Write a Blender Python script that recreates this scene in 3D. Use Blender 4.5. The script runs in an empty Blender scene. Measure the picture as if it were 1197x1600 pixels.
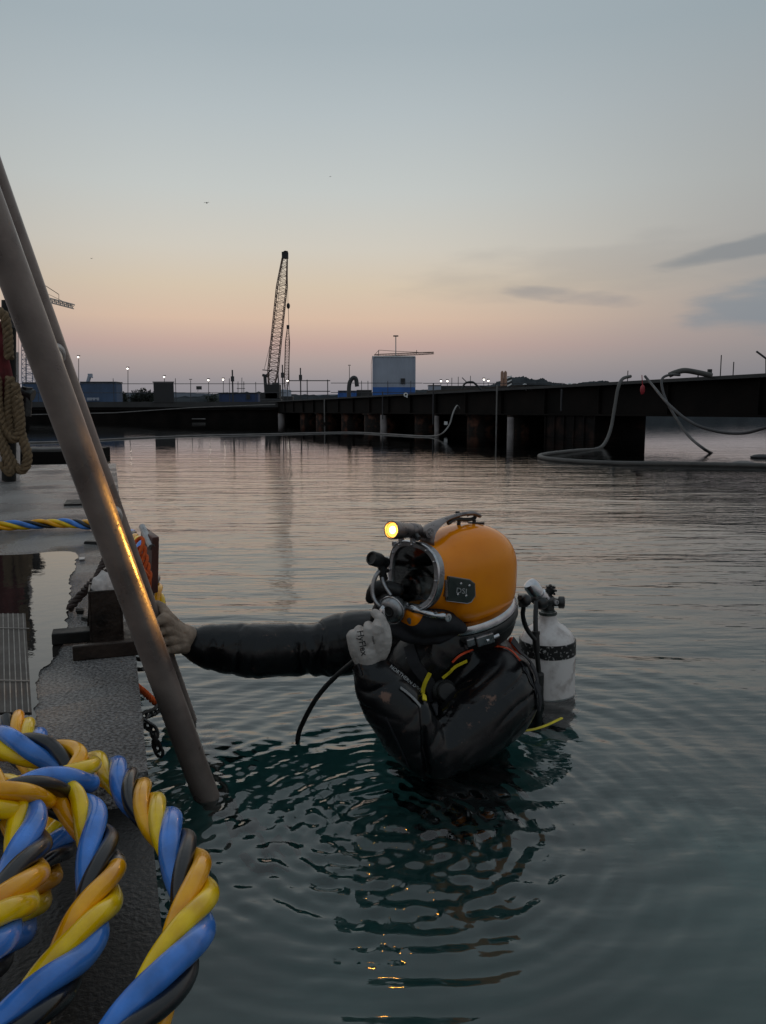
import bpy, bmesh, math, random
import numpy as np
from mathutils import Vector, Matrix, noise
from mathutils.bvhtree import BVHTree
R = math.radians
random.seed(7)
S = bpy.context.scene
COL = S.collection
# ------------------------------------------------------------------ camera, world, light
F = 1250.0; HOR = 642.0; CH = 1.0
PITCH = math.atan((800 - HOR) / F)
cd = bpy.data.cameras.new("camera"); cam = bpy.data.objects.new("camera", cd); COL.objects.link(cam)
cam.location = (0, 0, CH); cam.rotation_euler = (math.pi / 2 - PITCH, 0, 0)
cd.sensor_fit = 'VERTICAL'; cd.sensor_height = 32.0; cd.lens = 32.0 * F / 1600
cd.clip_start = 0.02; cd.clip_end = 6000
S.camera = cam
S.view_settings.view_transform = 'Standard'; S.view_settings.look = 'None'
S.view_settings.exposure = 0; S.view_settings.gamma = 1
S.cycles.max_bounces = 6

def lin(c):
    return tuple(((x / 255) / 12.92 if x / 255 <= .04045 else ((x / 255 + .055) / 1.055) ** 2.4) for x in c) + (1,)

w = bpy.data.worlds.new("World"); S.world = w; w.use_nodes = True
nt = w.node_tree; N = nt.nodes; L = nt.links
for n in list(N): N.remove(n)
out = N.new('ShaderNodeOutputWorld')
def mnode(op, a, b=None, c=None, clamp=False):
    m = N.new('ShaderNodeMath'); m.operation = op; m.use_clamp = clamp
    for i, v in enumerate((a, b, c)):
        if v is None: continue
        if isinstance(v, (int, float)): m.inputs[i].default_value = v
        else: L.new(v, m.inputs[i])
    return m.outputs[0]
tc = N.new('ShaderNodeTexCoord'); sep = N.new('ShaderNodeSeparateXYZ'); L.new(tc.outputs['Generated'], sep.inputs[0])
def ramp(fac, stops):
    r = N.new('ShaderNodeValToRGB'); L.new(fac, r.inputs[0]); e = r.color_ramp.elements
    e[0].position = stops[0][0]; e[0].color = lin(stops[0][1]); e[1].position = stops[-1][0]; e[1].color = lin(stops[-1][1])
    for p, c in stops[1:-1]:
        k = e.new(p); k.color = lin(c)
    return r.outputs[0]
def elev(v): return math.sin(math.atan((800 - v) / F) - PITCH)
zz = sep.outputs[2]
warm = ramp(zz, [(0.0, (126, 128, 137)), (elev(600), (142, 140, 146)), (elev(565), (169, 155, 153)), (elev(540), (189, 162, 155)), (elev(500), (212, 184, 163)),
                 (elev(450), (211, 194, 172)), (elev(390), (206, 200, 188)), (elev(300), (194, 198, 195)), (elev(180), (179, 188, 191)),
                 (elev(60), (164, 176, 182)), (0.5, (158, 171, 179)), (0.7, (154, 168, 177)), (1.0, (150, 164, 174))])
cool = ramp(zz, [(0.0, (116, 119, 128)), (elev(590), (126, 127, 134)), (elev(540), (146, 141, 142)), (elev(480), (154, 149, 147)), (elev(400), (159, 158, 156)),
                 (elev(300), (162, 165, 164)), (elev(180), (157, 164, 167)), (elev(60), (150, 162, 168)), (0.5, (150, 163, 171)), (0.7, (150, 163, 172)), (1.0, (150, 164, 174))])
# azimuth: the sunset glow lies a little to the left of the view
az = mnode('ARCTAN2', sep.outputs[0], sep.outputs[1])
daz = mnode('ABSOLUTE', mnode('ADD', az, 0.12))
mr = N.new('ShaderNodeMapRange'); mr.interpolation_type = 'SMOOTHSTEP'; L.new(daz, mr.inputs[0]); mr.inputs[1].default_value = 0.10; mr.inputs[2].default_value = 0.68
mx = N.new('ShaderNodeMix'); mx.data_type = 'RGBA'; L.new(mr.outputs[0], mx.inputs[0]); L.new(warm, mx.inputs[6]); L.new(cool, mx.inputs[7])
# clouds: thin slate wisps low in the sky, each an ellipse in azimuth and elevation with a torn edge
nz = N.new('ShaderNodeTexNoise'); nz.inputs['Scale'].default_value = 9; nz.inputs['Detail'].default_value = 6
mp = N.new('ShaderNodeMapping'); mp.inputs['Scale'].default_value = (1, 1, 5); L.new(tc.outputs['Generated'], mp.inputs[0]); L.new(mp.outputs[0], nz.inputs[0])
col = mx.outputs[2]
def cloud(col, u, v, su, sv, slope, c, amt):
    a0 = math.atan((u - 598.5) / F); z0 = elev(v)
    da = mnode('SUBTRACT', az, a0)
    dz = mnode('SUBTRACT', mnode('SUBTRACT', zz, z0), mnode('MULTIPLY', da, slope))
    q = mnode('ADD', mnode('POWER', mnode('ABSOLUTE', mnode('DIVIDE', da, su / F)), 2), mnode('POWER', mnode('ABSOLUTE', mnode('DIVIDE', dz, sv / F)), 2))
    q = mnode('ADD', q, mnode('MULTIPLY', mnode('SUBTRACT', nz.outputs[0], 0.5), 3.0))
    m = N.new('ShaderNodeMapRange'); m.interpolation_type = 'SMOOTHSTEP'; L.new(q, m.inputs[0]); m.inputs[1].default_value = 1.3; m.inputs[2].default_value = 0.1
    m.inputs[3].default_value = 0; m.inputs[4].default_value = amt
    x = N.new('ShaderNodeMix'); x.data_type = 'RGBA'; L.new(m.outputs[0], x.inputs[0]); L.new(col, x.inputs[6]); x.inputs[7].default_value = lin(c)
    return x.outputs[2]
col = cloud(col, 1175, 405, 150, 15, 0.17, (118, 126, 133), .65)
col = cloud(col, 900, 470, 110, 13, -0.13, (136, 136, 141), .5)
col = cloud(col, 1190, 492, 120, 36, 0.0, (112, 130, 144), .6)
col = cloud(col, 960, 425, 330, 42, 0.05, (138, 139, 141), .2)
bg = N.new('ShaderNodeBackground'); L.new(col, bg.inputs[0]); bg.inputs[1].default_value = 1.0
sky = N.new('ShaderNodeTexSky'); sky.sky_type = 'NISHITA'; sky.sun_disc = False
sky.sun_elevation = R(-3); sky.sun_rotation = R(-10)
bg2 = N.new('ShaderNodeBackground'); L.new(sky.outputs[0], bg2.inputs[0]); bg2.inputs[1].default_value = 0.05
ad = N.new('ShaderNodeAddShader'); L.new(bg.outputs[0], ad.inputs[0]); L.new(bg2.outputs[0], ad.inputs[1]); L.new(ad.outputs[0], out.inputs[0])
sl = bpy.data.lights.new("sun", 'SUN'); sl.energy = 0.2; sl.angle = R(120); sl.color = (1, .78, .62)
so = bpy.data.objects.new("sun", sl); COL.objects.link(so); so.rotation_euler = (R(-60), 0, R(10))   # afterglow from ahead-left

# ------------------------------------------------------------------ geometry helpers
FW = Vector((0, math.cos(PITCH), -math.sin(PITCH))); UP = Vector((0, math.sin(PITCH), math.cos(PITCH)))
def ray(u, v): return FW + Vector(((u - 598.5) / F, 0, 0)) + UP * ((800 - v) / F)
def at(u, v, Y):
    d = ray(u, v); return Vector((0, 0, CH)) + d * (Y / d.y)
def on(u, v, z):
    d = ray(u, v); return Vector((0, 0, CH)) + d * ((z - CH) / d.z)

def tag(o, label=None, cat=None, group=None, kind=None):
    if label: o['label'] = label
    if cat: o['category'] = cat
    if group: o['group'] = group
    if kind: o['kind'] = kind
    return o
WL = {}
def wloc(o):
    return WL.get(o.name, Vector((0, 0, 0)))
def thing(name, label, cat, loc, group=None):
    o = bpy.data.objects.new(name, None); COL.objects.link(o); o.empty_display_size = .1
    o.location = loc; WL[o.name] = Vector(loc)
    return tag(o, label, cat, group)
class MB:
    """collects world-space geometry"""
    def __init__(s): s.v = []; s.f = []
    def add(s, vs, fs):
        b = len(s.v); s.v += [Vector(p) for p in vs]; s.f += [tuple(i + b for i in f) for f in fs]; return s
    def box(s, c, size, rot=None):
        c = Vector(c); hx, hy, hz = (k / 2 for k in size)
        vs = [Vector((x, y, z)) for x in (-hx, hx) for y in (-hy, hy) for z in (-hz, hz)]
        if rot is not None: vs = [rot @ p for p in vs]
        return s.add([c + p for p in vs], [(0, 1, 3, 2), (4, 6, 7, 5), (0, 4, 5, 1), (2, 3, 7, 6), (0, 2, 6, 4), (1, 5, 7, 3)])
    def tube(s, pts, r, seg=10, caps=True, closed=False, flat=1.0):
        pts = [Vector(p) for p in pts]; n = len(pts)
        rs = list(r) if hasattr(r, '__len__') else [r] * n
        tg = []
        for i in range(n):
            a = pts[i - 1] if (i > 0 or closed) else pts[i]; b = pts[(i + 1) % n] if (i < n - 1 or closed) else pts[i]
            t = (b - a); tg.append(t.normalized() if t.length > 1e-9 else Vector((0, 0, 1)))
        ref = Vector((0, 0, 1)) if abs(tg[0].z) < .9 else Vector((1, 0, 0))
        nn = (ref - tg[0] * ref.dot(tg[0])).normalized(); vs = []
        for i in range(n):
            nn = (nn - tg[i] * nn.dot(tg[i])).normalized(); bb = tg[i].cross(nn)
            for k in range(seg):
                a = 2 * math.pi * k / seg; vs.append(pts[i] + nn * math.cos(a) * rs[i] * flat + bb * math.sin(a) * rs[i])
        fs = []
        for i in range(n - 1 + (1 if closed else 0)):
            j = (i + 1) % n
            for k in range(seg):
                l = (k + 1) % seg; fs.append((i * seg + k, i * seg + l, j * seg + l, j * seg + k))
        if caps and not closed: fs += [tuple(range(seg))[::-1], tuple((n - 1) * seg + k for k in range(seg))]
        return s.add(vs, fs)
    def lathe(s, c, axis, prof, seg=24):
        """prof: list of (distance along axis, radius)"""
        c = Vector(c); ax = Vector(axis).normalized()
        return s.tube([c + ax * (d + i * 1e-6) for i, (d, r) in enumerate(prof)], [max(r, 1e-4) for d, r in prof], seg) if False else s._lathe(c, ax, prof, seg)
    def _lathe(s, c, ax, prof, seg):
        ref = Vector((0, 0, 1)) if abs(ax.z) < .9 else Vector((1, 0, 0))
        n1 = (ref - ax * ref.dot(ax)).normalized(); n2 = ax.cross(n1); vs = []; m = len(prof)
        for d, r in prof:
            for k in range(seg):
                a = 2 * math.pi * k / seg; vs.append(c + ax * d + (n1 * math.cos(a) + n2 * math.sin(a)) * max(r, 1e-4))
        fs = [(i * seg + k, i * seg + (k + 1) % seg, (i + 1) * seg + (k + 1) % seg, (i + 1) * seg + k) for i in range(m - 1) for k in range(seg)]
        fs += [tuple(range(seg))[::-1], tuple((m - 1) * seg + k for k in range(seg))]
        return s.add(vs, fs)
    def ball(s, c, r, seg=16, rings=10, rot=None):
        c = Vector(c); r = Vector(r) if hasattr(r, '__len__') else Vector((r, r, r)); vs = []; fs = []
        for i in range(rings + 1):
            t = math.pi * i / rings; st = max(math.sin(t), 1e-3)
            for k in range(seg):
                a = 2 * math.pi * k / seg; p = Vector((st * math.cos(a) * r.x, st * math.sin(a) * r.y, math.cos(t) * r.z))
                vs.append(c + (rot @ p if rot is not None else p))
        for i in range(rings):
            for k in range(seg):
                l = (k + 1) % seg; fs.append((i * seg + k, (i + 1) * seg + k, (i + 1) * seg + l, i * seg + l))
        fs += [tuple(range(seg)), tuple(rings * seg + k for k in range(seg))[::-1]]
        return s.add(vs, fs)
    def build(s, name, mat, parent=None, smooth=True, bevel=0, origin=None, auto=None):
        me = bpy.data.meshes.new(name)
        if parent is not None: o0 = wloc(parent)
        elif origin is not None: o0 = Vector(origin)
        else:
            xs = [p.x for p in s.v]; ys = [p.y for p in s.v]; z0 = min(p.z for p in s.v)
            o0 = Vector(((min(xs) + max(xs)) / 2, (min(ys) + max(ys)) / 2, z0))
        me.from_pydata([tuple(p - o0) for p in s.v], [], s.f); me.update()
        if smooth:
            me.polygons.foreach_set('use_smooth', [True] * len(me.polygons))
            me.set_sharp_from_angle(angle=auto if auto else R(40))
        o = bpy.data.objects.new(name, me); COL.objects.link(o)
        if mat: me.materials.append(mat)
        if parent is not None: o.parent = parent; WL[o.name] = o0.copy()
        else: o.location = o0; WL[o.name] = o0.copy()
        if bevel:
            b = o.modifiers.new('bevel', 'BEVEL'); b.width = bevel; b.segments = 2; b.limit_method = 'ANGLE'
        return o
def spline(pts, step=None, per=8):
    """Catmull-Rom through points of any dimension (tuples)"""
    P = [np.array(p, float) for p in pts]; P = [2 * P[0] - P[1]] + P + [2 * P[-1] - P[-2]]; o = []
    for i in range(1, len(P) - 2):
        a, b, c, d = P[i - 1:i + 3]; k = per
        if step: k = max(2, int(np.linalg.norm((c - b)[:3]) / step))
        for j in range(k):
            t = j / k; o.append(.5 * (2 * b + (c - a) * t + (2 * a - 5 * b + 4 * c - d) * t * t + (3 * b - a - 3 * c + d) * t ** 3))
    o.append(P[-2]); return o
def sp3(pts, per=8): return [Vector(p) for p in spline([tuple(q) for q in pts], per=per)]

# ------------------------------------------------------------------ materials
def mat(name, c, rough=.6, metal=0, var=.25, scale=8, bump=0, bscale=60, coat=0, trans=0, ior=1.45, emis=None, estr=0, c2=None, detail=5, rvar=.15, spec=.5, stretch=(1, 1, 1), thr=None):
    m = bpy.data.materials.new(name); m.use_nodes = True; t = m.node_tree; n = t.nodes; l = t.links; b = n['Principled BSDF']
    c = tuple(c) + (1,) if len(c) == 3 else c
    b.inputs['Roughness'].default_value = rough; b.inputs['Metallic'].default_value = metal; b.inputs['Coat Weight'].default_value = coat
    b.inputs['Coat Roughness'].default_value = .08
    b.inputs['Transmission Weight'].default_value = trans; b.inputs['IOR'].default_value = ior; b.inputs['Specular IOR Level'].default_value = spec
    tcn = n.new('ShaderNodeTexCoord'); mpn = n.new('ShaderNodeMapping'); mpn.inputs['Scale'].default_value = stretch; l.new(tcn.outputs['Object'], mpn.inputs[0])
    nz = n.new('ShaderNodeTexNoise'); nz.inputs['Scale'].default_value = scale; nz.inputs['Detail'].default_value = detail; l.new(mpn.outputs[0], nz.inputs[0])
    r = n.new('ShaderNodeValToRGB'); l.new(nz.outputs[0], r.inputs[0]); e = r.color_ramp.elements
    lo, hi = thr if thr else (.3, .7)
    e[0].position = lo; e[1].position = hi
    e[0].color = tuple(k * (1 - var) for k in c[:3]) + (1,)
    e[1].color = (tuple(c2) + (1,)) if c2 else tuple(min(1, k * (1 + var)) for k in c[:3]) + (1,)
    l.new(r.outputs[0], b.inputs['Base Color'])
    if rvar:
        mrr = n.new('ShaderNodeMapRange'); l.new(nz.outputs[0], mrr.inputs[0]); mrr.inputs[1].default_value = .3; mrr.inputs[2].default_value = .7
        mrr.inputs[3].default_value = max(0, rough - rvar); mrr.inputs[4].default_value = min(1, rough + rvar); l.new(mrr.outputs[0], b.inputs['Roughness'])
    if bump:
        nb = n.new('ShaderNodeTexNoise'); nb.inputs['Scale'].default_value = bscale; nb.inputs['Detail'].default_value = 4; l.new(mpn.outputs[0], nb.inputs[0])
        bp = n.new('ShaderNodeBump'); bp.inputs['Strength'].default_value = 1; bp.inputs['Distance'].default_value = bump; l.new(nb.outputs[0], bp.inputs['Height']); l.new(bp.outputs[0], b.inputs['Normal'])
    if emis: b.inputs['Emission Color'].default_value = tuple(emis) + (1,); b.inputs['Emission Strength'].default_value = estr
    return m
M = {}
M['neoprene'] = mat('wet_neoprene', (.005, .005, .006), .27, var=.3, scale=9, bump=.0010, bscale=45, rvar=.16, coat=0, spec=.4)
M['rubber'] = mat('black_rubber', (.012, .012, .012), .45, var=.3, scale=30, bump=.0006, bscale=160)
M['softblack'] = mat('black_cloth', (.018, .018, .022), .75, var=.3, scale=20, bump=.002, bscale=40)
M['orange'] = mat('orange_gelcoat', (.90, .25, .001), .20, var=.08, scale=5, coat=.15, rvar=.08, c2=(1.0, .32, .002), spec=.4)
M['chrome'] = mat('worn_chrome', (.52, .52, .54), .2, metal=1, var=.25, scale=30, bump=.0004, bscale=90, rvar=.1)
M['dullmetal'] = mat('dull_metal', (.32, .32, .33), .36, metal=.9, var=.35, scale=35, bump=.0005, bscale=120)
M['darkmetal'] = mat('dark_metal', (.06, .06, .06), .4, metal=.7, var=.4, scale=30, bump=.0006, bscale=100)
M['bronze'] = mat('aged_bronze', (.20, .175, .17), .36, metal=.85, var=.4, scale=35, bump=.0006, bscale=110)
M['plate'] = mat('grey_side_plate', (.05, .06, .055), .4, metal=.3, var=.25, scale=30)
M['knob'] = mat('grey_rubber_knob', (.11, .1, .1), .6, var=.3, scale=50)
M['glove'] = mat('knit_glove', (.40, .37, .35), .85, var=.22, scale=22, bump=.0012, bscale=230, rvar=.05)
M['glove_tan'] = mat('tan_knit_glove', (.30, .225, .17), .85, var=.3, scale=22, bump=.0012, bscale=230, rvar=.05)  # browner and darker than the other glove
M['ink'] = mat('black_ink', (.02, .02, .02), .8, var=.1)
M['paleprint'] = mat('pale_print', (.42, .42, .42), .7, var=.2)
M['tank'] = mat('scuffed_white_paint', (.50, .42, .39), .33, var=.25, scale=14, detail=9, bump=.0004, bscale=80, c2=(.68, .63, .61), thr=(.32, .5))
M['band'] = mat('worn_black_band', (.012, .012, .012), .5, var=.2, scale=110, c2=(.42, .4, .39), thr=(.58, .63), detail=9)
M['visor'] = mat('visor_glass', (.75, .82, .80), .03, trans=1, var=.02, rvar=0, ior=1.45)
M['skin'] = mat('skin', (.40, .24, .17), .55, var=.1)
M['piping'] = mat('red_orange_webbing', (.62, .07, .02), .6, var=.25, scale=60)
M['yellowstrap'] = mat('yellow_strap', (.65, .52, .02), .5, var=.2, scale=50)
M['hose_blue'] = mat('blue_hose', (.05, .20, .62), .19, var=.3, scale=24, detail=9, coat=.2, rvar=.10, bump=.0006, bscale=55)
M['hose_yellow'] = mat('yellow_hose', (.95, .52, .001), .19, var=.3, scale=24, detail=9, coat=.2, rvar=.10, bump=.0006, bscale=55)
M['hose_amber'] = mat('amber_hose', (.95, .37, .002), .19, var=.3, scale=24, detail=9, coat=.2, rvar=.10, bump=.0006, bscale=55)
M['hose_black'] = mat('black_hose', (.007, .0075, .010), .3, var=.4, scale=11, coat=.2, rvar=.10, bump=.0006, bscale=55)
M['pipe'] = mat('weathered_pipe', (.20, .155, .14), .33, metal=.25, var=.35, scale=10, bump=.0006, bscale=130, c2=(.27, .215, .19), rvar=.14)
M['pale_weld'] = mat('pale_rope_wrap', (.45, .40, .37), .8, var=.3, scale=40, bump=.002, bscale=80)
M['rust'] = mat('rusty_steel', (.012, .009, .008), .45, metal=.2, var=.5, scale=18, bump=.003, bscale=50, c2=(.034, .02, .014))
M['darksteel'] = mat('dark_painted_steel', (.014, .0135, .013), .55, metal=.1, spec=.25, var=.5, scale=15, bump=.0015, bscale=60)
M['steelwall'] = mat('tarred_girder_steel', (.006, .006, .006), .85, var=.6, scale=.8, rvar=.1, c2=(.015, .012, .011), spec=.1)
M['rustpile'] = mat('rusted_pile', (.030, .024, .022), .8, var=.5, scale=2.2, c2=(.17, .075, .05), thr=(.48, .75), spec=.2, detail=8)
M['concretepile'] = mat('pale_pile', (.30, .27, .27), .8, var=.25, scale=2.5)
M['decktop'] = mat('weathered_deck_edge', (.05, .049, .05), .85, var=.35, scale=.7)
M['rope_orange'] = mat('orange_rope', (.62, .10, .015), .75, var=.3, scale=90, bump=.002, bscale=200)
M['rope_tan'] = mat('tan_rope', (.15, .10, .055), .9, var=.35, scale=40, bump=.001, bscale=250)
M['rope_dark'] = mat('dark_wet_rope', (.035, .02, .016), .7, var=.4, scale=60, bump=.002, bscale=150)
M['white_rag'] = mat('dirty_white_cloth', (.55, .50, .48), .9, var=.25, scale=40, bump=.003, bscale=60)
M['redcloth'] = mat('dark_red_canvas', (.13, .018, .02), .8, var=.35, scale=12, bump=.004, bscale=20)
M['scaff'] = mat('scaffold_tube', (.05, .05, .055), .6, metal=.2, var=.3, scale=4)
M['bluecont'] = mat('blue_container_paint', (.06, .10, .18), .7, var=.25, scale=.5)
M['brightblue'] = mat('bright_blue_paint', (.035, .12, .38), .7, var=.2, scale=.6)
M['whitepaint'] = mat('pale_blue_cladding', (.34, .37, .44), .8, var=.12, scale=.4)
M['blackpile'] = mat('tarred_caisson', (.012, .010, .010), .85, var=.5, scale=2, c2=(.04, .022, .018), thr=(.5, .8), spec=.15, detail=8)
M['mirrored_slat'] = mat('pale_slat_reflection', (.22, .20, .18), .6, var=.4, scale=30)
M['white'] = mat('white_paint', (.7, .7, .7), .6, var=.1)
M['boom'] = mat('floating_boom', (.17, .16, .155), .7, var=.3, scale=3)
M['crane'] = mat('crane_lattice', (.16, .10, .08), .7, var=.3, scale=1)
M['cranedark'] = mat('crane_dark', (.03, .03, .032), .7, var=.3, scale=1)
M['craneyellow'] = mat('pale_crane_paint', (.45, .42, .40), .7, var=.2, scale=1)
M['hosegrey'] = mat('grey_suction_hose', (.075, .07, .066), .65, var=.3, scale=5, bump=.008, bscale=25)
M['hosedark'] = mat('dark_suction_hose', (.045, .043, .045), .6, var=.3, scale=5)
M['redfloat'] = mat('red_float', (.35, .03, .04), .6, var=.2)
M['foliage'] = mat('far_foliage', (.035, .045, .035), .95, var=.4, scale=.3)
M['trunk'] = mat('tree_bark', (.04, .03, .025), .95, var=.3, scale=2)
M['silo'] = mat('pinkish_silo', (.30, .17, .12), .8, var=.2, scale=.5)
M['bird'] = mat('grey_feathers', (.08, .08, .08), .8, var=.2)
M['lamp_lit'] = mat('lit_lamp', (.9, .9, .9), .5, var=.02, emis=(1, .90, .76), estr=5)
M['torchglow'] = mat('torch_bulb', (.9, .7, .4), .3, var=.02, emis=(1, .44, .06), estr=70)
M['torchring'] = mat('torch_reflector', (.9, .6, .2), .3, var=.02, emis=(1, .42, .06), estr=2.4)

# ------------------------------------------------------------------ water
def water_mat():
    m = bpy.data.materials.new('harbour_water'); m.use_nodes = True; t = m.node_tree; n = t.nodes; l = t.links; b = n['Principled BSDF']
    b.inputs['Roughness'].default_value = .015; b.inputs['IOR'].default_value = 1.62; b.inputs['Transmission Weight'].default_value = 1
    b.inputs['Base Color'].default_value = (.85, .95, .95, 1)
    va = n.new('ShaderNodeVolumeAbsorption'); va.inputs['Color'].default_value = (.50, .72, .73, 1); va.inputs['Density'].default_value = 1.4; l.new(va.outputs[0], n['Material Output'].inputs['Volume'])
    g = n.new('ShaderNodeTexCoord')
    def nb(scale, st, rot, det):
        mpn = n.new('ShaderNodeMapping'); l.new(g.outputs['Object'], mpn.inputs[0]); mpn.inputs['Scale'].default_value = st; mpn.inputs['Rotation'].default_value = (0, 0, rot)
        a = n.new('ShaderNodeTexNoise'); a.inputs['Scale'].default_value = scale; a.inputs['Detail'].default_value = det; l.new(mpn.outputs[0], a.inputs[0]); return a.outputs[0]
    def mth(op, a, c):
        q = n.new('ShaderNodeMath'); q.operation = op
        for i, v in enumerate((a, c)):
            if isinstance(v, (int, float)): q.inputs[i].default_value = v
            else: l.new(v, q.inputs[i])
        return q.outputs[0]
    h = mth('ADD', mth('MULTIPLY', nb(1.1, (.45, 1.6, 1), .12, 2), .017), mth('MULTIPLY', nb(3.3, (.35, 1.9, 1), -.08, 3), .0088))
    h = mth('ADD', h, mth('MULTIPLY', nb(7.5, (.5, 1.6, 1), .18, 3), .0048))
    h = mth('ADD', h, mth('MULTIPLY', nb(17, (.7, 1.5, 1), .25, 2), .0012))
    # calmer sheet beyond ten metres, where the far streaks lie
    sp = n.new('ShaderNodeSeparateXYZ'); l.new(g.outputs['Object'], sp.inputs[0])
    k = n.new('ShaderNodeMapRange'); k.interpolation_type = 'SMOOTHSTEP'; l.new(sp.outputs[1], k.inputs[0]); k.inputs[1].default_value = 7; k.inputs[2].default_value = 26; k.inputs[3].default_value = 1; k.inputs[4].default_value = .10
    h = mth('MULTIPLY', h, k.outputs[0])
    k2 = n.new('ShaderNodeMapRange'); k2.interpolation_type = 'SMOOTHSTEP'; l.new(sp.outputs[1], k2.inputs[0]); k2.inputs[1].default_value = 1.2; k2.inputs[2].default_value = 3.0; k2.inputs[3].default_value = .5; k2.inputs[4].default_value = 1
    h = mth('MULTIPLY', h, k2.outputs[0])
    bp = n.new('ShaderNodeBump'); bp.inputs['Distance'].default_value = 1; bp.inputs['Strength'].default_value = 1; l.new(h, bp.inputs['Height']); l.new(bp.outputs[0], b.inputs['Normal'])
    return m
def graded(lo, hi, a, b, fine, far):
    c = list(np.arange(a, b, fine)); s = fine; x = c[-1]
    while x < hi: s *= 1.045 if s < .05 else 1.12; x += s; c.append(min(x, hi))
    s = fine; x = c[0]; pre = []
    while x > lo: s *= 1.045 if s < .05 else 1.12; x -= s; pre.append(max(x, lo))
    return np.array(pre[::-1] + c)
RINGS = [(0.02, 1.80, .0020, .044, .36), (0.03, 1.86, .0026, .085, .5), (0.30, 2.25, .0022, .11, .9), (-.53, 1.95, .0016, .055, .35), (-.02, 2.0, .0016, .045, .30)]
rng = np.random.RandomState(3)
SW = []
for i in range(16):
    wl = [2.6, 1.9, 1.4, 1.0, .8, .62, .5, .41, .34, .29, .25, .21, .18, .155, .13, .11][i]
    th = math.pi / 2 + rng.uniform(-.75, .75); SW.append((2 * math.pi / wl * math.cos(th), 2 * math.pi / wl * math.sin(th), rng.uniform(0, 6.28), .0018 * wl ** .95))
CH2 = []
for i in range(20):
    wl = rng.uniform(.030, .085); th = rng.uniform(0, 6.28); CH2.append((6.283 / wl * math.cos(th), 6.283 / wl * math.sin(th), rng.uniform(0, 6.28), .0125 * wl))
def wave(X, Y):
    Z = np.zeros_like(X)
    for kx, ky, ph, am in SW:
        wx = X + .12 * np.sin(2.1 * Y + ph); wy = Y + .10 * np.sin(1.7 * X + ph * 2)
        Z += am * np.sin(kx * wx + ky * wy + ph)
    dist = np.sqrt(X ** 2 + Y ** 2)
    Z *= np.clip(1 - (dist - 9) / 7, 0.0, 1)
    Z *= .55 + .45 * np.clip((Y - 1.5) / 2, 0, 1)
    for cx, cy, am, wl, dec in RINGS:
        r = np.sqrt((X - cx) ** 2 + ((Y - cy)) ** 2)
        wob = .012 * np.sin(3 * np.arctan2(Y - cy, X - cx) + cx) + .006 * np.sin(7 * np.arctan2(Y - cy, X - cx))
        Z += am * np.sin(2 * math.pi * (r + wob) / wl) * np.exp(-r / dec) * np.clip(r / .1, 0, 1)
    m = np.exp(-(((X - .03) / .27) ** 2 + ((Y - 1.66) / .25) ** 2))
    for kx, ky, ph, am in CH2: Z += m * am * np.sin(kx * (X + .03 * np.sin(9 * Y + ph)) + ky * (Y + .03 * np.sin(11 * X + ph)) + ph)
    return Z
gx = graded(-2500, 2500, -.8, 1.0, .0072, 0); gy = graded(-20, 4500, 1.05, 2.7, .0072, 0)
X, Y = np.meshgrid(gx, gy); Z = wave(X, Y)
nx, ny = len(gx), len(gy)
vs = np.stack([X.ravel(), Y.ravel(), Z.ravel()], 1)
idx = np.arange(nx * ny).reshape(ny, nx)
q = np.stack([idx[:-1, :-1].ravel(), idx[:-1, 1:].ravel(), idx[1:, 1:].ravel(), idx[1:, :-1].ravel()], 1)
me = bpy.data.meshes.new('water'); me.vertices.add(len(vs)); me.vertices.foreach_set('co', vs.ravel())
me.loops.add(q.size); me.loops.foreach_set('vertex_index', q.ravel().astype(np.int32))
me.polygons.add(len(q)); me.polygons.foreach_set('loop_start', np.arange(0, q.size, 4, dtype=np.int32)); me.polygons.foreach_set('loop_total', np.full(len(q), 4, dtype=np.int32))
me.polygons.foreach_set('use_smooth', np.ones(len(q), dtype=bool)); me.update(); me.validate()
me.materials.append(water_mat()); water = bpy.data.objects.new('water', me); COL.objects.link(water); tag(water, 'calm teal harbour water rippling around the diver', kind='structure')

sb = [(-20, -.75), (2.2, -.75), (4.5, -1.6), (9, -3.2), (20, -5), (4500, -6)]  # added shallow teal floor standing in for light scattered up by murky water
mb = MB(); mb.add([p for y_, z_ in sb for p in ((-2500, y_, z_), (2500, y_, z_))], [(2 * k, 2 * k + 1, 2 * k + 3, 2 * k + 2) for k in range(5)])
o = mb.build('teal_underlay', mat('upwelling_teal', (.18, .29, .265), .95, var=.4, scale=1.3, rvar=0, spec=0), smooth=False, origin=(0, 0, 0)); tag(o, kind='structure')
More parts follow.
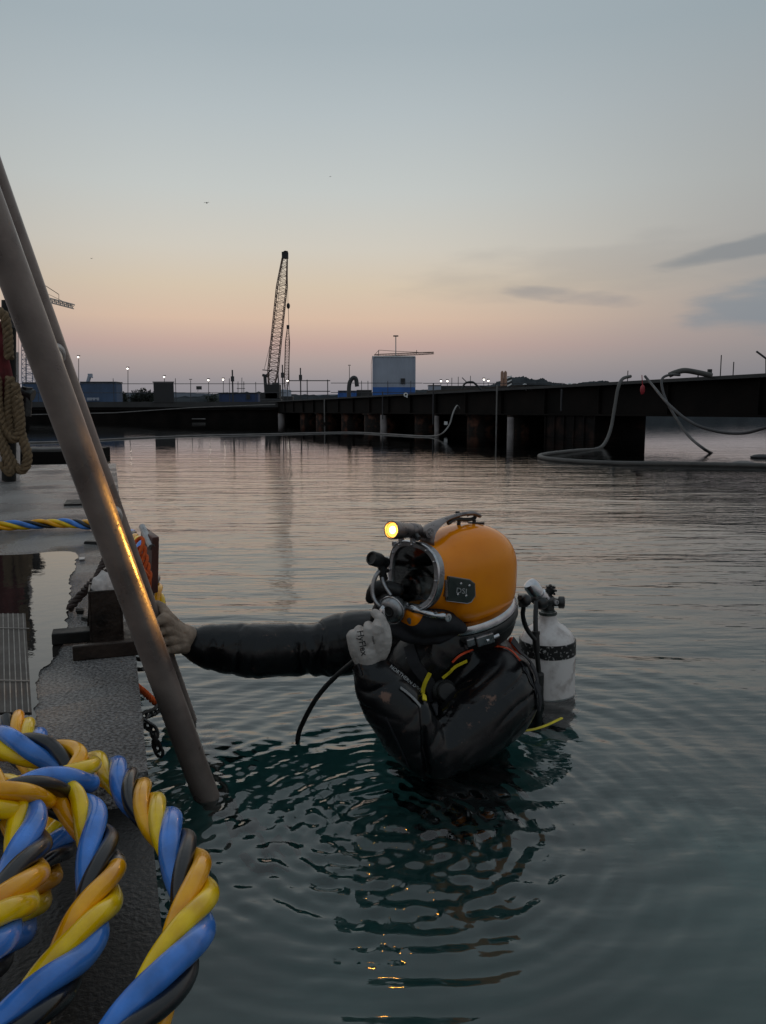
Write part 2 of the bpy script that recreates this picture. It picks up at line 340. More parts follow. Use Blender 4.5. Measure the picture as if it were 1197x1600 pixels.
# ------------------------------------------------------------------ deck (barge edge), puddle
DZ = .35
E0 = on(172 + .105 * (1640 - HOR), 1640, DZ); E1 = on(181, 724, DZ)
ED = (E1 - E0); ED.z = 0; ED.normalize(); EN = Vector((ED.y, -ED.x, 0))     # along the edge, and outward over the water
E0 = E0 - ED * 1.6
def dk(s, t, z=DZ): p = E0 + ED * s - EN * t; return Vector((p.x, p.y, z))   # s along the edge, t inboard
def deck_mat():
    m = bpy.data.materials.new('wet_gritty_deck'); m.use_nodes = True; t = m.node_tree; n = t.nodes; l = t.links; b = n['Principled BSDF']
    g = n.new('ShaderNodeTexCoord')
    def nzz(s, d): a = n.new('ShaderNodeTexNoise'); a.inputs['Scale'].default_value = s; a.inputs['Detail'].default_value = d; l.new(g.outputs['Object'], a.inputs[0]); return a.outputs[0]
    big = nzz(2.3, 6); fine = nzz(230, 3); mid = nzz(55, 3)
    r = n.new('ShaderNodeValToRGB'); l.new(big, r.inputs[0]); e = r.color_ramp.elements; e[0].position = .35; e[0].color = (.12, .114, .112, 1); e[1].position = .7; e[1].color = (.29, .277, .272, 1)
    gr = n.new('ShaderNodeMapRange'); l.new(nzz(140, 2), gr.inputs[0]); gr.inputs[1].default_value = .36; gr.inputs[2].default_value = .64; gr.inputs[3].default_value = .35; gr.inputs[4].default_value = 1.6
    mxg = n.new('ShaderNodeVectorMath'); mxg.operation = 'SCALE'; l.new(r.outputs[0], mxg.inputs[0]); l.new(gr.outputs[0], mxg.inputs['Scale']); l.new(mxg.outputs[0], b.inputs['Base Color'])
    k = n.new('ShaderNodeMapRange'); l.new(big, k.inputs[0]); k.inputs[1].default_value = .4; k.inputs[2].default_value = .62; k.inputs[3].default_value = .12; k.inputs[4].default_value = .36
    l.new(k.outputs[0], b.inputs['Roughness'])
    a = n.new('ShaderNodeMath'); a.operation = 'ADD'; l.new(fine, a.inputs[0]); l.new(mid, a.inputs[1])
    bp = n.new('ShaderNodeBump'); bp.inputs['Distance'].default_value = .012; bp.inputs['Strength'].default_value = 1; l.new(a.outputs[0], bp.inputs['Height']); l.new(bp.outputs[0], b.inputs['Normal'])
    return m
DM = deck_mat()
Ls = (E1 - E0).length
mb = MB()
def prism(mb, poly, z0, z1):
    n = len(poly); vs = [Vector((p.x, p.y, z1)) for p in poly] + [Vector((p.x, p.y, z0)) for p in poly]
    mb.add(vs, [tuple(range(n))] + [tuple(range(n, 2 * n))[::-1]] + [(i, i + n, (i + 1) % n + n, (i + 1) % n) for i in range(n)])
sA = (on(232, 1205, DZ) - E0).dot(ED)          # where the grey edge plate ends and the recess starts
# main deck plate with a stepped recess near the camera
prism(mb, [dk(sA, 0), dk(sA, 9), dk(Ls, 9), dk(Ls, 0)], -.6, DZ)
o = mb.build('deck', DM, smooth=False, origin=(0, 0, 0)); tag(o, kind='structure')
mb = MB()
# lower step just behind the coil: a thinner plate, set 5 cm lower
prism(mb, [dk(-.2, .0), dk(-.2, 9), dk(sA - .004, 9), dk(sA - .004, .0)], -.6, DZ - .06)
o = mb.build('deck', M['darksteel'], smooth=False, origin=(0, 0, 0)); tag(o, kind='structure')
o.data.materials.clear(); o.data.materials.append(mat('wet_shaded_deck_steel', (.006, .0057, .0055), .4, var=.4, scale=9, bump=.002, bscale=120, rvar=.15))  # near-black colour includes the shade under the umbilical coil
# puddle, traced on the deck plane and roughened
pud = [(-30, 868), (40, 866), (80, 862), (112, 862), (121, 868), (117, 885), (110, 905), (108, 930), (106, 955), (98, 985), (90, 1015), (82, 1030), (70, 1042), (62, 1060), (62, 1085), (52, 1110), (50, 1140), (-40, 1140)]
pp = spline([tuple(on(u, v, DZ + .004)) for u, v in pud], per=14)
for i, p in enumerate(pp):
    if 3 * 14 < i < 16 * 14:
        k = noise.noise(Vector(p) * 18) * .014 + noise.noise(Vector(p) * 70) * .004; p[0] += k; p[1] += k * .4
mp_ = MB(); mp_.add([Vector(p) for p in pp], [tuple(range(len(pp)))[::-1]])
wetm = mat('puddle_water', (.02, .018, .017), .02, var=.1, rvar=0, bump=.0006, bscale=14, ior=1.36, spec=.85)
o = mp_.build('puddle', wetm, smooth=False, origin=(0, 0, DZ)); tag(o, kind='structure')

# steel flanges / stubs on the deck edge
t = thing('deck_bracket', 'rusty box bracket bolted to the deck edge, stuffed with a white rag', 'bracket', on(165, 1005, DZ))
bp0 = on(168, 1000, DZ)
rotE = Matrix.Rotation(math.atan2(ED.y, ED.x), 3, 'Z')
def erot(): return rotE
hb = .155
mb = MB()
for sx, sy, a, b_ in ((0, .042, .10, .006), (0, -.042, .10, .006), (.047, 0, .006, .078), (-.047, 0, .006, .078)):
    mb.box(bp0 + ED * sx + EN * sy + Vector((0, 0, hb / 2)), (a, b_, hb), rotE)
mb.build('socket_wall', M['rust'], t, smooth=False, bevel=.002)
mb = MB(); mb.box(bp0 + EN * .02 + Vector((0, 0, .006)), (.30, .15, .012), rotE); mb.build('base_plate', M['rust'], t, smooth=False, bevel=.003)
mb = MB(); mb.box(bp0 - ED * .17 + EN * .015 + Vector((0, 0, .02)), (.02, .20, .04), rotE); mb.build('stiffener', M['rust'], t, smooth=False, bevel=.003)
mb = MB(); mb.box(bp0 - EN * .085 + Vector((0, 0, .022)), (.06, .12, .032), rotE); mb.build('toe_piece', M['darksteel'], t, smooth=False, bevel=.003)
mb = MB(); mb.box(bp0 + ED * .10 - EN * .045 + Vector((0, 0, .075)), (.012, .012, .15), rotE @ Matrix.Rotation(.1, 3, 'X')); mb.build('rod', M['rust'], t, smooth=False)
rg = MB(); rg.ball(bp0 + Vector((0, 0, hb + .004)), (.036, .040, .035), 24, 16)
for p in rg.v: p += Vector((0, 0, 1)) * noise.noise(p * 60) * .012 + Vector((1, 0, 0)) * noise.noise(p * 45 + Vector((3, 3, 3))) * .012
o = rg.build('rag', M['white_rag']); tag(o, 'wad of dirty white rag stuffed in the rusty bracket', 'rag')
def twist(name, path, r, strands, pitch, matr, parent=None, sr=None, per=5, seg=7):
    """rope of twisted strands as ONE mesh"""
    mb = MB(); P = [Vector(p) for p in spline([tuple(q) for q in path], step=pitch / 7)]
    for tube in helix(P, r, strands, pitch): mb.tube(tube, sr or r * .95, seg)
    return mb.build(name, matr, parent)
def helix(P, hr, strands, pitch, phase=0):
    tg = []
    for i in range(len(P)):
        a = P[max(i - 1, 0)]; b = P[min(i + 1, len(P) - 1)]; tg.append((b - a).normalized())
    ref = Vector((0, 0, 1)) if abs(tg[0].z) < .9 else Vector((1, 0, 0)); nn = ref; s = 0; outs = [[] for _ in range(strands)]
    for i, p in enumerate(P):
        if i: s += (P[i] - P[i - 1]).length
        nn = (nn - tg[i] * nn.dot(tg[i])).normalized(); bb = tg[i].cross(nn)
        for k in range(strands):
            a = phase + 2 * math.pi * (k / strands + s / pitch); outs[k].append(p + nn * math.cos(a) * hr + bb * math.sin(a) * hr)
    return outs
zc = DZ + .09
o = twist('wire_rope', [on(108, 952, DZ + .01), on(128, 928, DZ + .05), on(150, 905, DZ + .11), on(172, 893, DZ + .135), on(195, 885, DZ + .13)], .0075, 3, .07, M['rope_dark'])
tag(o, 'dark frayed rope lashed from the rusty bracket across the deck edge', 'rope')
o = twist('mooring_line', [on(165, 872, DZ + .17), on(150, 905, DZ + .12), on(148, 918, DZ + .1), on(190, 915, DZ + .12)], .006, 3, .06, M['rope_dark'])
tag(o, 'thin dark line looped over the top of the rusty bracket', 'rope')
# vertical weathered plank / fender and orange rope wound between it and the ladder
pb = on(222, 990, DZ - .02)
t = thing('fender_plate', 'upright red-brown steel fender plate standing behind the ladder', 'fender', on(232, 945, .2))
mb = MB(); a = at(219, 826, 2.75); b_ = at(229, 925, 2.70); c = at(238, 840, 2.62); d = at(236, 928, 2.6)
th = Vector((.018, .02, 0))
mb.add([a, b_, d, c, a + th, b_ + th, d + th, c + th], [(0, 1, 2, 3), (7, 6, 5, 4), (0, 4, 5, 1), (1, 5, 6, 2), (2, 6, 7, 3), (3, 7, 4, 0)])
mb.build('plate', mat('red_brown_plate', (.075, .022, .016), .5, var=.4, scale=20), t, smooth=False, bevel=.003)
mb = MB(); mb.tube([at(222, 823, 2.73), at(237, 855, 2.62)], .012, 8); mb.build('pale_cap', M['dullmetal'], t)
mb = MB()
for k in range(5):
    c0 = at(213 + k * 2.8, 858 + k * 13, 2.5); rr = .028
    pts = [c0 + Vector((math.cos(a) * rr * .8, math.sin(a) * rr * .6, math.sin(a + .6) * rr * 1.2)) for a in np.linspace(0, 6.28, 22)[:-1]]
    mb.tube(pts, .0065, 7, closed=True)
mb.tube(sp3([at(205, 850, 2.5), at(220, 885, 2.47), at(233, 905, 2.5), at(232, 930, 2.52)]), .007, 7)
o = mb.build('orange_rope', M['rope_orange']); tag(o, 'knotted bundle of bright orange rope behind the ladder', 'rope')
o = twist('orange_rope', [on(213, 1072, DZ - .05), at(228, 1084, 2.05), at(242, 1097, 2.08), at(250, 1100, 2.12)], .005, 3, .04, M['rope_orange'])
tag(o, 'short orange rope stretched from deck edge to ladder above the chain', 'rope')
# chain hanging into the water beside the ladder
def chain(path, r=.008, ln=.028):
    P = [Vector(p) for p in spline([tuple(q) for q in path], step=ln * .72)]; mb = MB()
    for i in range(len(P) - 1):
        c0 = (P[i] + P[i + 1]) / 2; d = (P[i + 1] - P[i]).normalized(); s = d.cross(Vector((0, 0, 1)) if i % 2 else Vector((0, 1, 0)))
        s = s.normalized() if s.length > .01 else Vector((1, 0, 0))
        if i % 2: s = d.cross(s).normalized()
        pts = [c0 + d * math.cos(a) * ln * .62 + s * math.sin(a) * ln * .33 for a in np.linspace(0, 2 * math.pi, 11)[:-1]]
        mb.tube(pts, r * .55, 6, closed=True)
    return mb
o = chain([at(252, 1103, 2.08), at(240, 1113, 2.05), at(225, 1118, 2.02), at(222, 1128, 2.0), at(240, 1140, 2.0), at(243, 1160, 1.99), at(250, 1178, 1.99)]).build('chain', M['darkmetal'])
tag(o, 'dark chain dangling from the deck edge to the water beside the ladder', 'chain')
mb = MB()
for v in (1024, 1040):
    mb.tube(sp3([at(208, v + 4, 2.18), at(222, v + 6, 2.15), at(232, v, 2.2)]), .006, 7)
o = mb.build('hook', M['darkmetal']); tag(o, 'pair of dark steel hooks under the bracket at the deck edge', 'hook')
# little loose debris on the deck
for k, (u, v) in enumerate([(125, 955), (135, 967), (148, 848), (128, 873), (118, 785)]):
    m_ = MB(); c0 = on(u, v, DZ + .006)
    m_.box(c0, [(.035, .022, .012), (.03, .016, .01), (.10, .03, .014), (.06, .02, .006), (.30, .14, .012)][k], rotE @ Matrix.Rotation(.5 * k, 3, 'Z') if k < 3 else rotE)
    for p in m_.v: p += Vector((noise.noise(p * 70), noise.noise(p * 60), 0)) * .008
    o = m_.build('scrap_piece' if k < 3 else 'deck_plate', M['darksteel'] if k != 3 else M['dullmetal'], smooth=False)
    tag(o, ['larger dark rust flake on the deck left of the bracket', 'smaller dark rust flake nearest the bracket', 'black metal strip lying on wet deck just left of the ladder',
            'thin pale metal strip at the puddle far corner', 'flat rectangular hatch cover on the far deck beside the ladder'][k], ['debris', 'debris', 'metal strip', 'metal strip', 'hatch'][k])

# ------------------------------------------------------------------ ladder
lf1 = on(323, 1246, 0); lf2 = on(291, 1122, 0)
lt1 = at(-72, 175, 1.58); lt2 = at(-62, 130, 2.0)
lad = thing('boarding_ladder', 'weathered grey pipe ladder leaning from the water over the deck, lit orange', 'ladder', (lf1 + lf2) / 2 * 1.0)
d1 = (lt1 - lf1); d2 = (lt2 - lf2)
def rail(f, d, r, bot):
    mb = MB(); P = [f + d * t for t in np.linspace(bot, 1, 40)]; mb.tube(P, [r + .0006 * noise.noise(p * 9) for p in P], 32); return mb
rail(lf1, d1, .033, -.55).build('rail', M['pipe'], lad)
rail(lf2, d2, .031, -.4).build('rail', M['pipe'], lad)
for t_ in (-.12, .115, .40, .655, .9):
    a = lf1 + d1 * t_; b_ = lf2 + d2 * (t_ + .005); MB().tube([a, b_], .017, 16).build('rung', M['pipe'], lad)
for t_ in (.657, .402):
    a = lf1 + d1 * t_; b_ = lf2 + d2 * t_; dd = (b_ - a).normalized(); mb = MB()
    c0 = b_ - dd * .045
    for k in range(7):
        mb.tube([c0 + dd * (.006 * k - .02) + (d2.normalized() * math.cos(q_) + dd.cross(d2).normalized() * math.sin(q_)) * .020 for q_ in np.linspace(0, 6.28, 15)[:-1]], .0055, 6, closed=True)
    mb.build('rope_wrap', M['pale_weld'], lad)

# ------------------------------------------------------------------ umbilical
STR = [('hose_blue', .0150), ('hose_yellow', .0126), ('hose_amber', .0126), ('hose_black', .0112)]
def umbilical(name, path, label, group=None, pitch=.275, phase=0, hr=.0178, scale=.89):
    P = [Vector(p) for p in spline([tuple(q) for q in path], step=.008)]
    rt = thing(name, label, 'hose', P[0], group)
    HX = helix(P, hr * scale, 4, pitch, phase)
    for k in range(4):
        for i in range(len(P)):
            q_ = Vector((i * .022 + phase, k * 7.3, 0)); HX[k][i] = HX[k][i] + Vector((noise.noise(q_), noise.noise(q_ + Vector((9, 0, 0))), noise.noise(q_ + Vector((0, 0, 9))))) * .0035
    for k, (m_, r_) in enumerate(STR):
        off = hr * scale * (1.0 if r_ > .012 else 1.12) / (hr * scale)
        if m_ == 'hose_amber' and pitch < .28:
            q_ = min(range(len(HX[k])), key=lambda i: (HX[k][i] - on(172, 1330, DZ + .115)).length)
            if (HX[k][q_] - on(172, 1330, DZ + .115)).length < .03: MB().tube(HX[k][max(0, q_ - 3):q_ + 4], r_ * scale * 1.03, 18).build('worn_label', M['dullmetal'], rt)
        MB().tube(HX[k], r_ * scale, 18).build('hose_strand', M[m_], rt)['label'] = m_.split('_')[1] + ' hose strand of the twist'
    return rt
G = 'twisted dive umbilical loops'
z = DZ
umbilical('dive_umbilical', [on(20, 1128, z + .05), on(60, 1165, z + .055), on(105, 1198, z + .06), on(150, 1200, z + .07), on(190, 1218, z + .085), on(225, 1258, z + .10), on(262, 1300, z + .11), on(292, 1350, z + .115), on(303, 1410, z + .115), on(288, 1470, z + .115), on(262, 1525, z + .11), on(225, 1585, z + .10), on(180, 1650, z + .09), on(120, 1740, z + .07)],
          'outermost blue, yellow and black twisted umbilical loop hanging over the deck edge', G, phase=2.4)
umbilical('dive_umbilical', [on(-40, 1240, z + .11), on(20, 1243, z + .125), on(75, 1240, z + .13), on(118, 1262, z + .12), on(148, 1300, z + .11), on(160, 1345, z + .105), on(155, 1400, z + .10), on(132, 1455, z + .10), on(98, 1515, z + .09), on(50, 1580, z + .09), on(-10, 1650, z + .08), on(-70, 1720, z + .08)],
          'middle twisted umbilical loop curving beside the outermost one', G, phase=.6)
umbilical('dive_umbilical', [on(-60, 1130, z + .03), on(0, 1150, z + .035), on(45, 1185, z + .04), on(90, 1225, z + .035), on(100, 1290, z + .03), on(70, 1360, z + .04), on(30, 1430, z + .05), on(-20, 1500, z + .06), on(-80, 1570, z + .06)],
          'innermost twisted umbilical loop low in the heap at the frame edge', G, phase=4.2)
umbilical('dive_umbilical', [on(-70, 1210, z + .17), on(-20, 1225, z + .17), on(25, 1260, z + .16), on(45, 1320, z + .145), on(28, 1390, z + .15), on(-15, 1450, z + .16), on(-70, 1500, z + .16)],
          'topmost twisted umbilical loop at the left frame edge of the heap', G, phase=1.5)
umbilical('dive_umbilical', [on(-60, 1150, z + .12), on(0, 1163, z + .13), on(50, 1172, z + .13), on(95, 1182, z + .125), on(128, 1200, z + .12), on(120, 1222, z + .125), on(75, 1232, z + .15), on(10, 1250, z + .18), on(-60, 1262, z + .19)],
          'small tight umbilical bight folded over at the back of the heap', G, phase=3.4)
# the run of umbilical crossing the far deck, over the edge behind the ladder and down to the water
umbilical('dive_umbilical', [on(-60, 824, z + .033), on(0, 822, z + .033), on(40, 820, z + .033), on(90, 818, z + .033), on(135, 819, z + .033), on(175, 826, z + .033), at(205, 838, 3.3), at(226, 866, 3.0), at(238, 900, 2.85), at(246, 935, 2.72), at(256, 975, 2.68), at(262, 1030, 2.66), at(270, 1110, 2.66)],
          'run of twisted umbilical crossing the far deck and dropping behind the ladder', G, phase=.5, pitch=.27)

# ------------------------------------------------------------------ rope and canvas on a post at far left
px = 7.4
pt = thing('rope_post', 'steel post at the left deck edge hung with a red canvas and rope', 'post', at(10, 749, px))
MB().tube([at(14, 751, px), at(14, 470, px)], .062, 14).build('post', M['darksteel'], pt)
MB().tube([at(6, 751, px + .1), at(6, 620, px + .1)], .14, 14).build('pale_sleeve', M['white_rag'], pt)
MB().tube([at(15, 512, px), at(15, 477, px)], .06, 14).build('post_cap', M['darkmetal'], pt)
mb = MB(); mb.tube([at(22, 749, px + .2), at(22, 550, px + .2)], .042, 12); mb.build('side_tube', M['dullmetal'], pt)
mb = MB(); mb.tube([at(40, 650, px), at(43, 605, px)], .048, 12); mb.tube([at(34, 612, px), at(52, 618, px)], .055, 10); mb.build('clamp', M['darkmetal'], pt)
cl = MB(); nU, nV = 16, 22
for j in range(nV):
    for i in range(nU):
        s_, t_ = i / (nU - 1), j / (nV - 1)
        l_ = -45; r_ = 2 + 20 * t_ + 10 * t_ ** 2
        u = l_ + (r_ - l_) * s_; v = 498 + 148 * t_ + 6 * math.sin(s_ * 9)
        p = at(u, v, px - .13 + .05 * math.sin(s_ * 14 + t_ * 3) * (t_ + .2) + .03 * noise.noise(Vector((u, v, 0)) * .07)); cl.v.append(p)
for j in range(nV - 1):
    for i in range(nU - 1): cl.f.append((j * nU + i, (j + 1) * nU + i, (j + 1) * nU + i + 1, j * nU + i + 1))
o = cl.build('red_canvas', M['redcloth'], auto=R(180)); so_ = o.modifiers.new('thick', 'SOLIDIFY'); so_.thickness = .02
tag(o, 'dark red canvas draped over the rope post at left', 'canvas')
mb = MB()
def rope(path, r=.023, pitch=.14):
    P = [Vector(p) for p in spline([tuple(q) for q in path], step=.014)]
    for tb in helix(P, r, 3, pitch): mb.tube(tb, r * .98, 7)
rope([at(-8, 485, px - .2), at(6, 492, px - .2), at(12, 520, px - .2), at(14, 560, px - .2)])
rope([at(-5, 590, px - .22), at(-2, 640, px - .24), at(8, 672, px - .24), at(22, 685, px - .24), at(32, 668, px - .24), at(28, 620, px - .22)])
rope([at(24, 600, px - .2), at(28, 650, px - .2), at(34, 680, px - .22), at(43, 712, px - .24), at(38, 732, px - .25), at(26, 732, px - .26), at(10, 705, px - .26), at(0, 680, px - .26), at(-12, 650, px - .26)])
rope([at(16, 590, px - .19), at(14, 650, px - .2), at(20, 690, px - .22)])
rope([at(-10, 660, px - .3), at(4, 700, px - .32), at(16, 738, px - .32), at(0, 725, px - .32)], .019)
o = mb.build('rope_coil', M['rope_tan']); tag(o, 'coil of thick tan rope hanging below the red canvas', 'rope')
# pale crate foot at the very edge
t = thing('deck_box', 'pale grey box on the deck at the left frame edge', 'box', on(-5, 735, DZ))
MB().box(on(-14, 740, DZ) + Vector((0, 0, .24)), (.34, .3, .48)).build('box_body', M['dullmetal'], t, smooth=False, bevel=.01)
MB().box(on(-14, 740, DZ) + Vector((0, 0, .495)), (.36, .32, .024)).build('lid', M['darksteel'], t, smooth=False, bevel=.006)
# slatted grating built as flat strips to draw what the puddle mirrors
t = thing('slat_reflection', 'dark slatted grating with pale lines, drawn as mirrored in the puddle', 'reflection', on(20, 1040, DZ))
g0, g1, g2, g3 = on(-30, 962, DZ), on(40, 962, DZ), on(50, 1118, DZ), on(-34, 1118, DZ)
mb = MB(); prism(mb, [g0, g1, g2, g3], DZ + .0045, DZ + .007); mb.build('board', mat('brown_reflection', (.05, .041, .036), .55, var=.3, scale=12, spec=.25), t, smooth=False)  # the board is only the brown ground of the drawn reflection
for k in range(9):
    f = (k + .5) / 9; a_, b_ = g0.lerp(g1, f), g3.lerp(g2, f); wd = Vector((.0014, 0, 0)); mb = MB(); prism(mb, [a_ - wd, a_ + wd, b_ + wd, b_ - wd], DZ + .0072, DZ + .0085); mb.build('mirrored_slat', M['mirrored_slat'], t, smooth=False)
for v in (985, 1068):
    a_, b_ = on(-30, v, DZ), on(46, v + 2, DZ); mb = MB(); wd = Vector((0, .0025, 0)); prism(mb, [a_ - wd, b_ - wd, b_ + wd, a_ + wd], DZ + .0094, DZ + .0105); mb.build('mirrored_cross_slat', M['mirrored_slat'], t, smooth=False)

# ------------------------------------------------------------------ far side: jetty
ZT, ZB = 1.96, .83
A = at(1197, 585, 21.0); A.z = 0; B = at(435, 627, 78.0); B.z = 0
jd = (B - A).normalized(); jn = Vector((jd.y, -jd.x, 0));
if jn.y < 0: jn = -jn
A0 = A - jd * 9; JL = (B - A0).length
def jp(s, z, n=0): p = A0 + jd * s + jn * n; return Vector((p.x, p.y, z))
def js(u, n=1.2):      # distance along the jetty for image column u
    k = (u - 598.5) / F / math.cos(PITCH)   # x / depth; depth ~ y*cos
    lo, hi = 0, JL
    for _ in range(40):
        m_ = (lo + hi) / 2; p = jp(m_, 0, n); d = (p - Vector((0, 0, CH))).dot(FW); uu = 598.5 + F * p.x / d
        if uu > u: lo = m_
        else: hi = m_
    return lo
def jbox(mb, s0, s1, z0, z1, n0, n1):
    vs = [jp(s, z_, n_) for s in (s0, s1) for z_ in (z0, z1) for n_ in (n0, n1)]
    mb.add(vs, [(0, 1, 3, 2), (4, 6, 7, 5), (0, 4, 5, 1), (2, 3, 7, 6), (0, 2, 6, 4), (1, 5, 7, 3)])
jt = thing('jetty', 'long black steel jetty crossing the harbour above the water', 'jetty', jp(JL / 2, 0))
mb = MB(); jbox(mb, 0, JL + 8, ZB + .06, ZT - .10, .12, 2.2); mb.build('girder', M['steelwall'], jt, smooth=False)
mb = MB(); jbox(mb, 0, JL + 8, ZB, ZB + .057, 0, 2.4); mb.build('bottom_flange', M['steelwall'], jt, smooth=False)
mb = MB(); jbox(mb, 0, JL + 8, ZT - .097, ZT, -.12, 2.5); mb.build('deck_edge', M['decktop'], jt, smooth=False)
for k in range(20):
    mb = MB(); s_ = 2 + k * 3.6; jbox(mb, s_, s_ + .04, ZB + .06, ZT - .10, .0, .117); mb.build('web_stiffener', M['steelwall'], jt, smooth=False)
mb = MB(); jbox(mb, js(860), js(700), ZT + .002, ZT + .10, -.05, 1.2); mb.build('cable_tray', M['darksteel'], jt, smooth=False)
mb = MB(); jbox(mb, js(860), JL + 6, -.4, ZB - .003, 2.25, 2.38); mb.build('dark_backing', M['steelwall'], jt, smooth=False)  # added wall that keeps the gaps between the piles dark
# left arm of the jetty, a floating pontoon run
t = thing('pontoon_run', 'long low black pontoon behind the ladder with a grey deck edge', 'pontoon', (-30, 80, 0))
xl, xr = -75.0, B.x + 1
MB().box(((xl + xr) / 2, 81, .45), (xr - xl, 4, 1.3)).build('hull', M['steelwall'], t, smooth=False)
MB().box(((xl + xr) / 2, 80.9, 1.23), (xr - xl, 4.4, .22)).build('fender_strip', M['steelwall'], t, smooth=False)
MB().box(((xl + xr) / 2, 81, 1.62), (xr - xl, 4.6, .52)).build('deck_edge', M['decktop'], t, smooth=False)
MB().box((xr + 15.2, 81, 1.62), (30, 4.2, .50)).build('walkway', M['decktop'], t, smooth=False)
MB().tube([at(45, 648, 78), at(180, 645, 78), at(300, 637, 78), at(430, 632, 78)], .045, 6).build('cable', M['boom'], t)
# piles and caissons beneath the jetty
def pile(u, r, mt, label, name='pile', cat='pile', z1=ZB - .002, n=.9, grp='piles under the jetty'):
    s = js(u); p = jp(s, 0, n); t = thing(name, label, cat, p, grp)
    MB()._lathe(Vector((p.x, p.y, -1.2)), Vector((0, 0, 1)), [(0, r), (1.2 + z1 - .08, r)], 28).build('shaft', mt, t)
    MB()._lathe(Vector((p.x, p.y, z1 - .076)), Vector((0, 0, 1)), [(0, r * 1.08), (.074, r * 1.08)], 28).build('collar', M['rustpile'], t)
pile(713, .13, M['concretepile'], 'pale white pile beside the raised end of the floating boom', n=.1)
pile(626, .22, M['concretepile'], 'pale white pile under the jetty below the blue and white block', n=.1)
pile(840, .14, M['concretepile'], 'thin pale pile at the left side of the biggest dark caisson', n=-.1)
pile(452, .35, M['concretepile'], 'farthest pale pile where the jetty meets the pontoon', n=.3)
for k, (u, r, lb) in enumerate([(757, .85, 'broad dark rusted caisson right of the raised boom end'), (670, .8, 'dark caisson between the two pale piles'), (600, 1.3, 'dark brown caisson left of the pale pile under the blue block'),
                              (555, 1.0, 'rusted caisson with a pale patch under the middle of the jetty'), (515, 1.1, 'rusted caisson third from the far end'), (485, .9, 'rusted caisson second from the far end'), (808, .42, 'narrow rusted pile left of the red stained one'), (825, .4, 'rusted pile with red stains left of the biggest caisson')]):
    pile(u, r, M['rustpile'], lb, 'caisson' if r > .5 else 'pile', 'caisson' if r > .5 else 'pile', n=1.2 if k != 7 else .8, grp='caissons under the jetty' if r > .5 else 'piles under the jetty')
t = thing('caisson', 'biggest square black steel caisson under the jetty, nearest the camera', 'caisson', jp(js(930), 0), 'caissons under the jetty')
s0, s1 = js(1008, 2.2), js(853, .1)
mb = MB(); jbox(mb, s0, s1, -.5, ZB - .004, .1, 2.2); mb.build('shaft', M['blackpile'], t, smooth=False)
for s_ in np.linspace(s0, s1, 6): mb = MB(); jbox(mb, s_ - .03, s_ + .03, -.3, ZB - .03, .04, .097); mb.build('rib', M['blackpile'], t, smooth=False)
o = MB().box(jp(js(754), .42, -.75), (.16, .02, .16)).build('marker_plate', M['white'], smooth=False); tag(o, 'small square white marker plate on the dark caisson', 'marker')
o.location.z += 0
# standing tubes on the face of the jetty
for k, (u, z0, z1) in enumerate([(536, .15, 1.9), (633, .5, 2.15), (717, .3, 2.4), (822, -.1, 2.1), (928, 1.0, 1.8)]):
    o = MB().tube([jp(js(u), z0, -.25), jp(js(u), z1, -.25)], .035 if k else .05, 8).build('mooring_tube', M['scaff'] if k in (1, 2, 4) else M['boom'])
    tag(o, ['thin pale tube standing at the far jetty face', 'dark tube on the jetty face beside the pale pile', 'dark tube where the boom climbs the jetty', 'long thin tube down the jetty face to the water', 'short dark tube on the girder above the biggest caisson'][k], 'tube', 'tubes on the jetty face')
# scaffold rail along the jetty and pontoon
def railing(name, label, pts, posts, h=1.1, r=.03):
    t = thing(name, label, 'railing', pts[0], 'scaffold railings')
    for zf in (1.0, .5): MB().tube([p + Vector((0, 0, h * zf)) for p in pts], r, 6).build('handrail', M['scaff'], t)
    for p, hh in posts: MB().tube([p, p + Vector((0, 0, h * hh))], r, 6).build('post', M['scaff'], t)
y0 = 79.2
railing('railing', 'scaffold tube railing along the far pontoon behind the ladder', [Vector((-37, y0, 1.88)), Vector((-9.5, y0, 1.88))],
        [(Vector((at(u, 620, y0).x, y0, 1.88)), h_) for u, h_ in ((60, 1.1), (178, 1.3), (275, 1.3), (359, 1.3), (400, 1.1))], h=1.75)
XQ = lambda u: at(u, 600, y0).x
railing('railing', 'scaffold railing with double posts at the jetty corner right of the cranes', [Vector((XQ(452), y0, 1.88)), Vector((XQ(516), y0, 1.88))], [(Vector((XQ(u), y0, 1.88)), h_) for u, h_ in ((470, 1.3), (480, 1.05), (512, 1.05))], h=2.05, r=.045)
railing('railing', 'scaffold railing passing in front of the blue and white block', [Vector((XQ(517), y0, 1.88)), Vector((XQ(660), y0, 1.88))], [(Vector((XQ(u), y0, 1.88)), 1.12) for u in (565, 575, 606, 642)], h=1.82)
railing('railing', 'long level scaffold railing right of the blue and white block', [Vector((XQ(661), y0, 1.88)), Vector((XQ(880), y0, 1.88))], [(Vector((XQ(u), y0, 1.88)), h_) for u, h_ in ((706, 1.3), (716, 1.35), (735, 1.4), (799, 1.2))], h=1.80)
for k, (u, h_, r_) in enumerate([(364, 3.1, .12), (470, 3.3, .1), (442, 3.6, .1)]):
    p = Vector((at(u, 620, 79.6).x, 79.6, 1.885))
    t = thing('mooring_post', ['dark post standing above the pontoon rail left of the crane', 'tall dark scaffold post right of the small crane', 'thin dark post beside the crane boom foot'][k], 'post', p, 'posts on the far jetty')
    MB().tube([p, p + Vector((0, 0, h_))], r_ * .6, 8).build('shaft', M['scaff'], t); MB().box(p + Vector((0, 0, h_ * .72)), (.3, .2, .5)).build('clamp', M['scaff'], t, smooth=False)
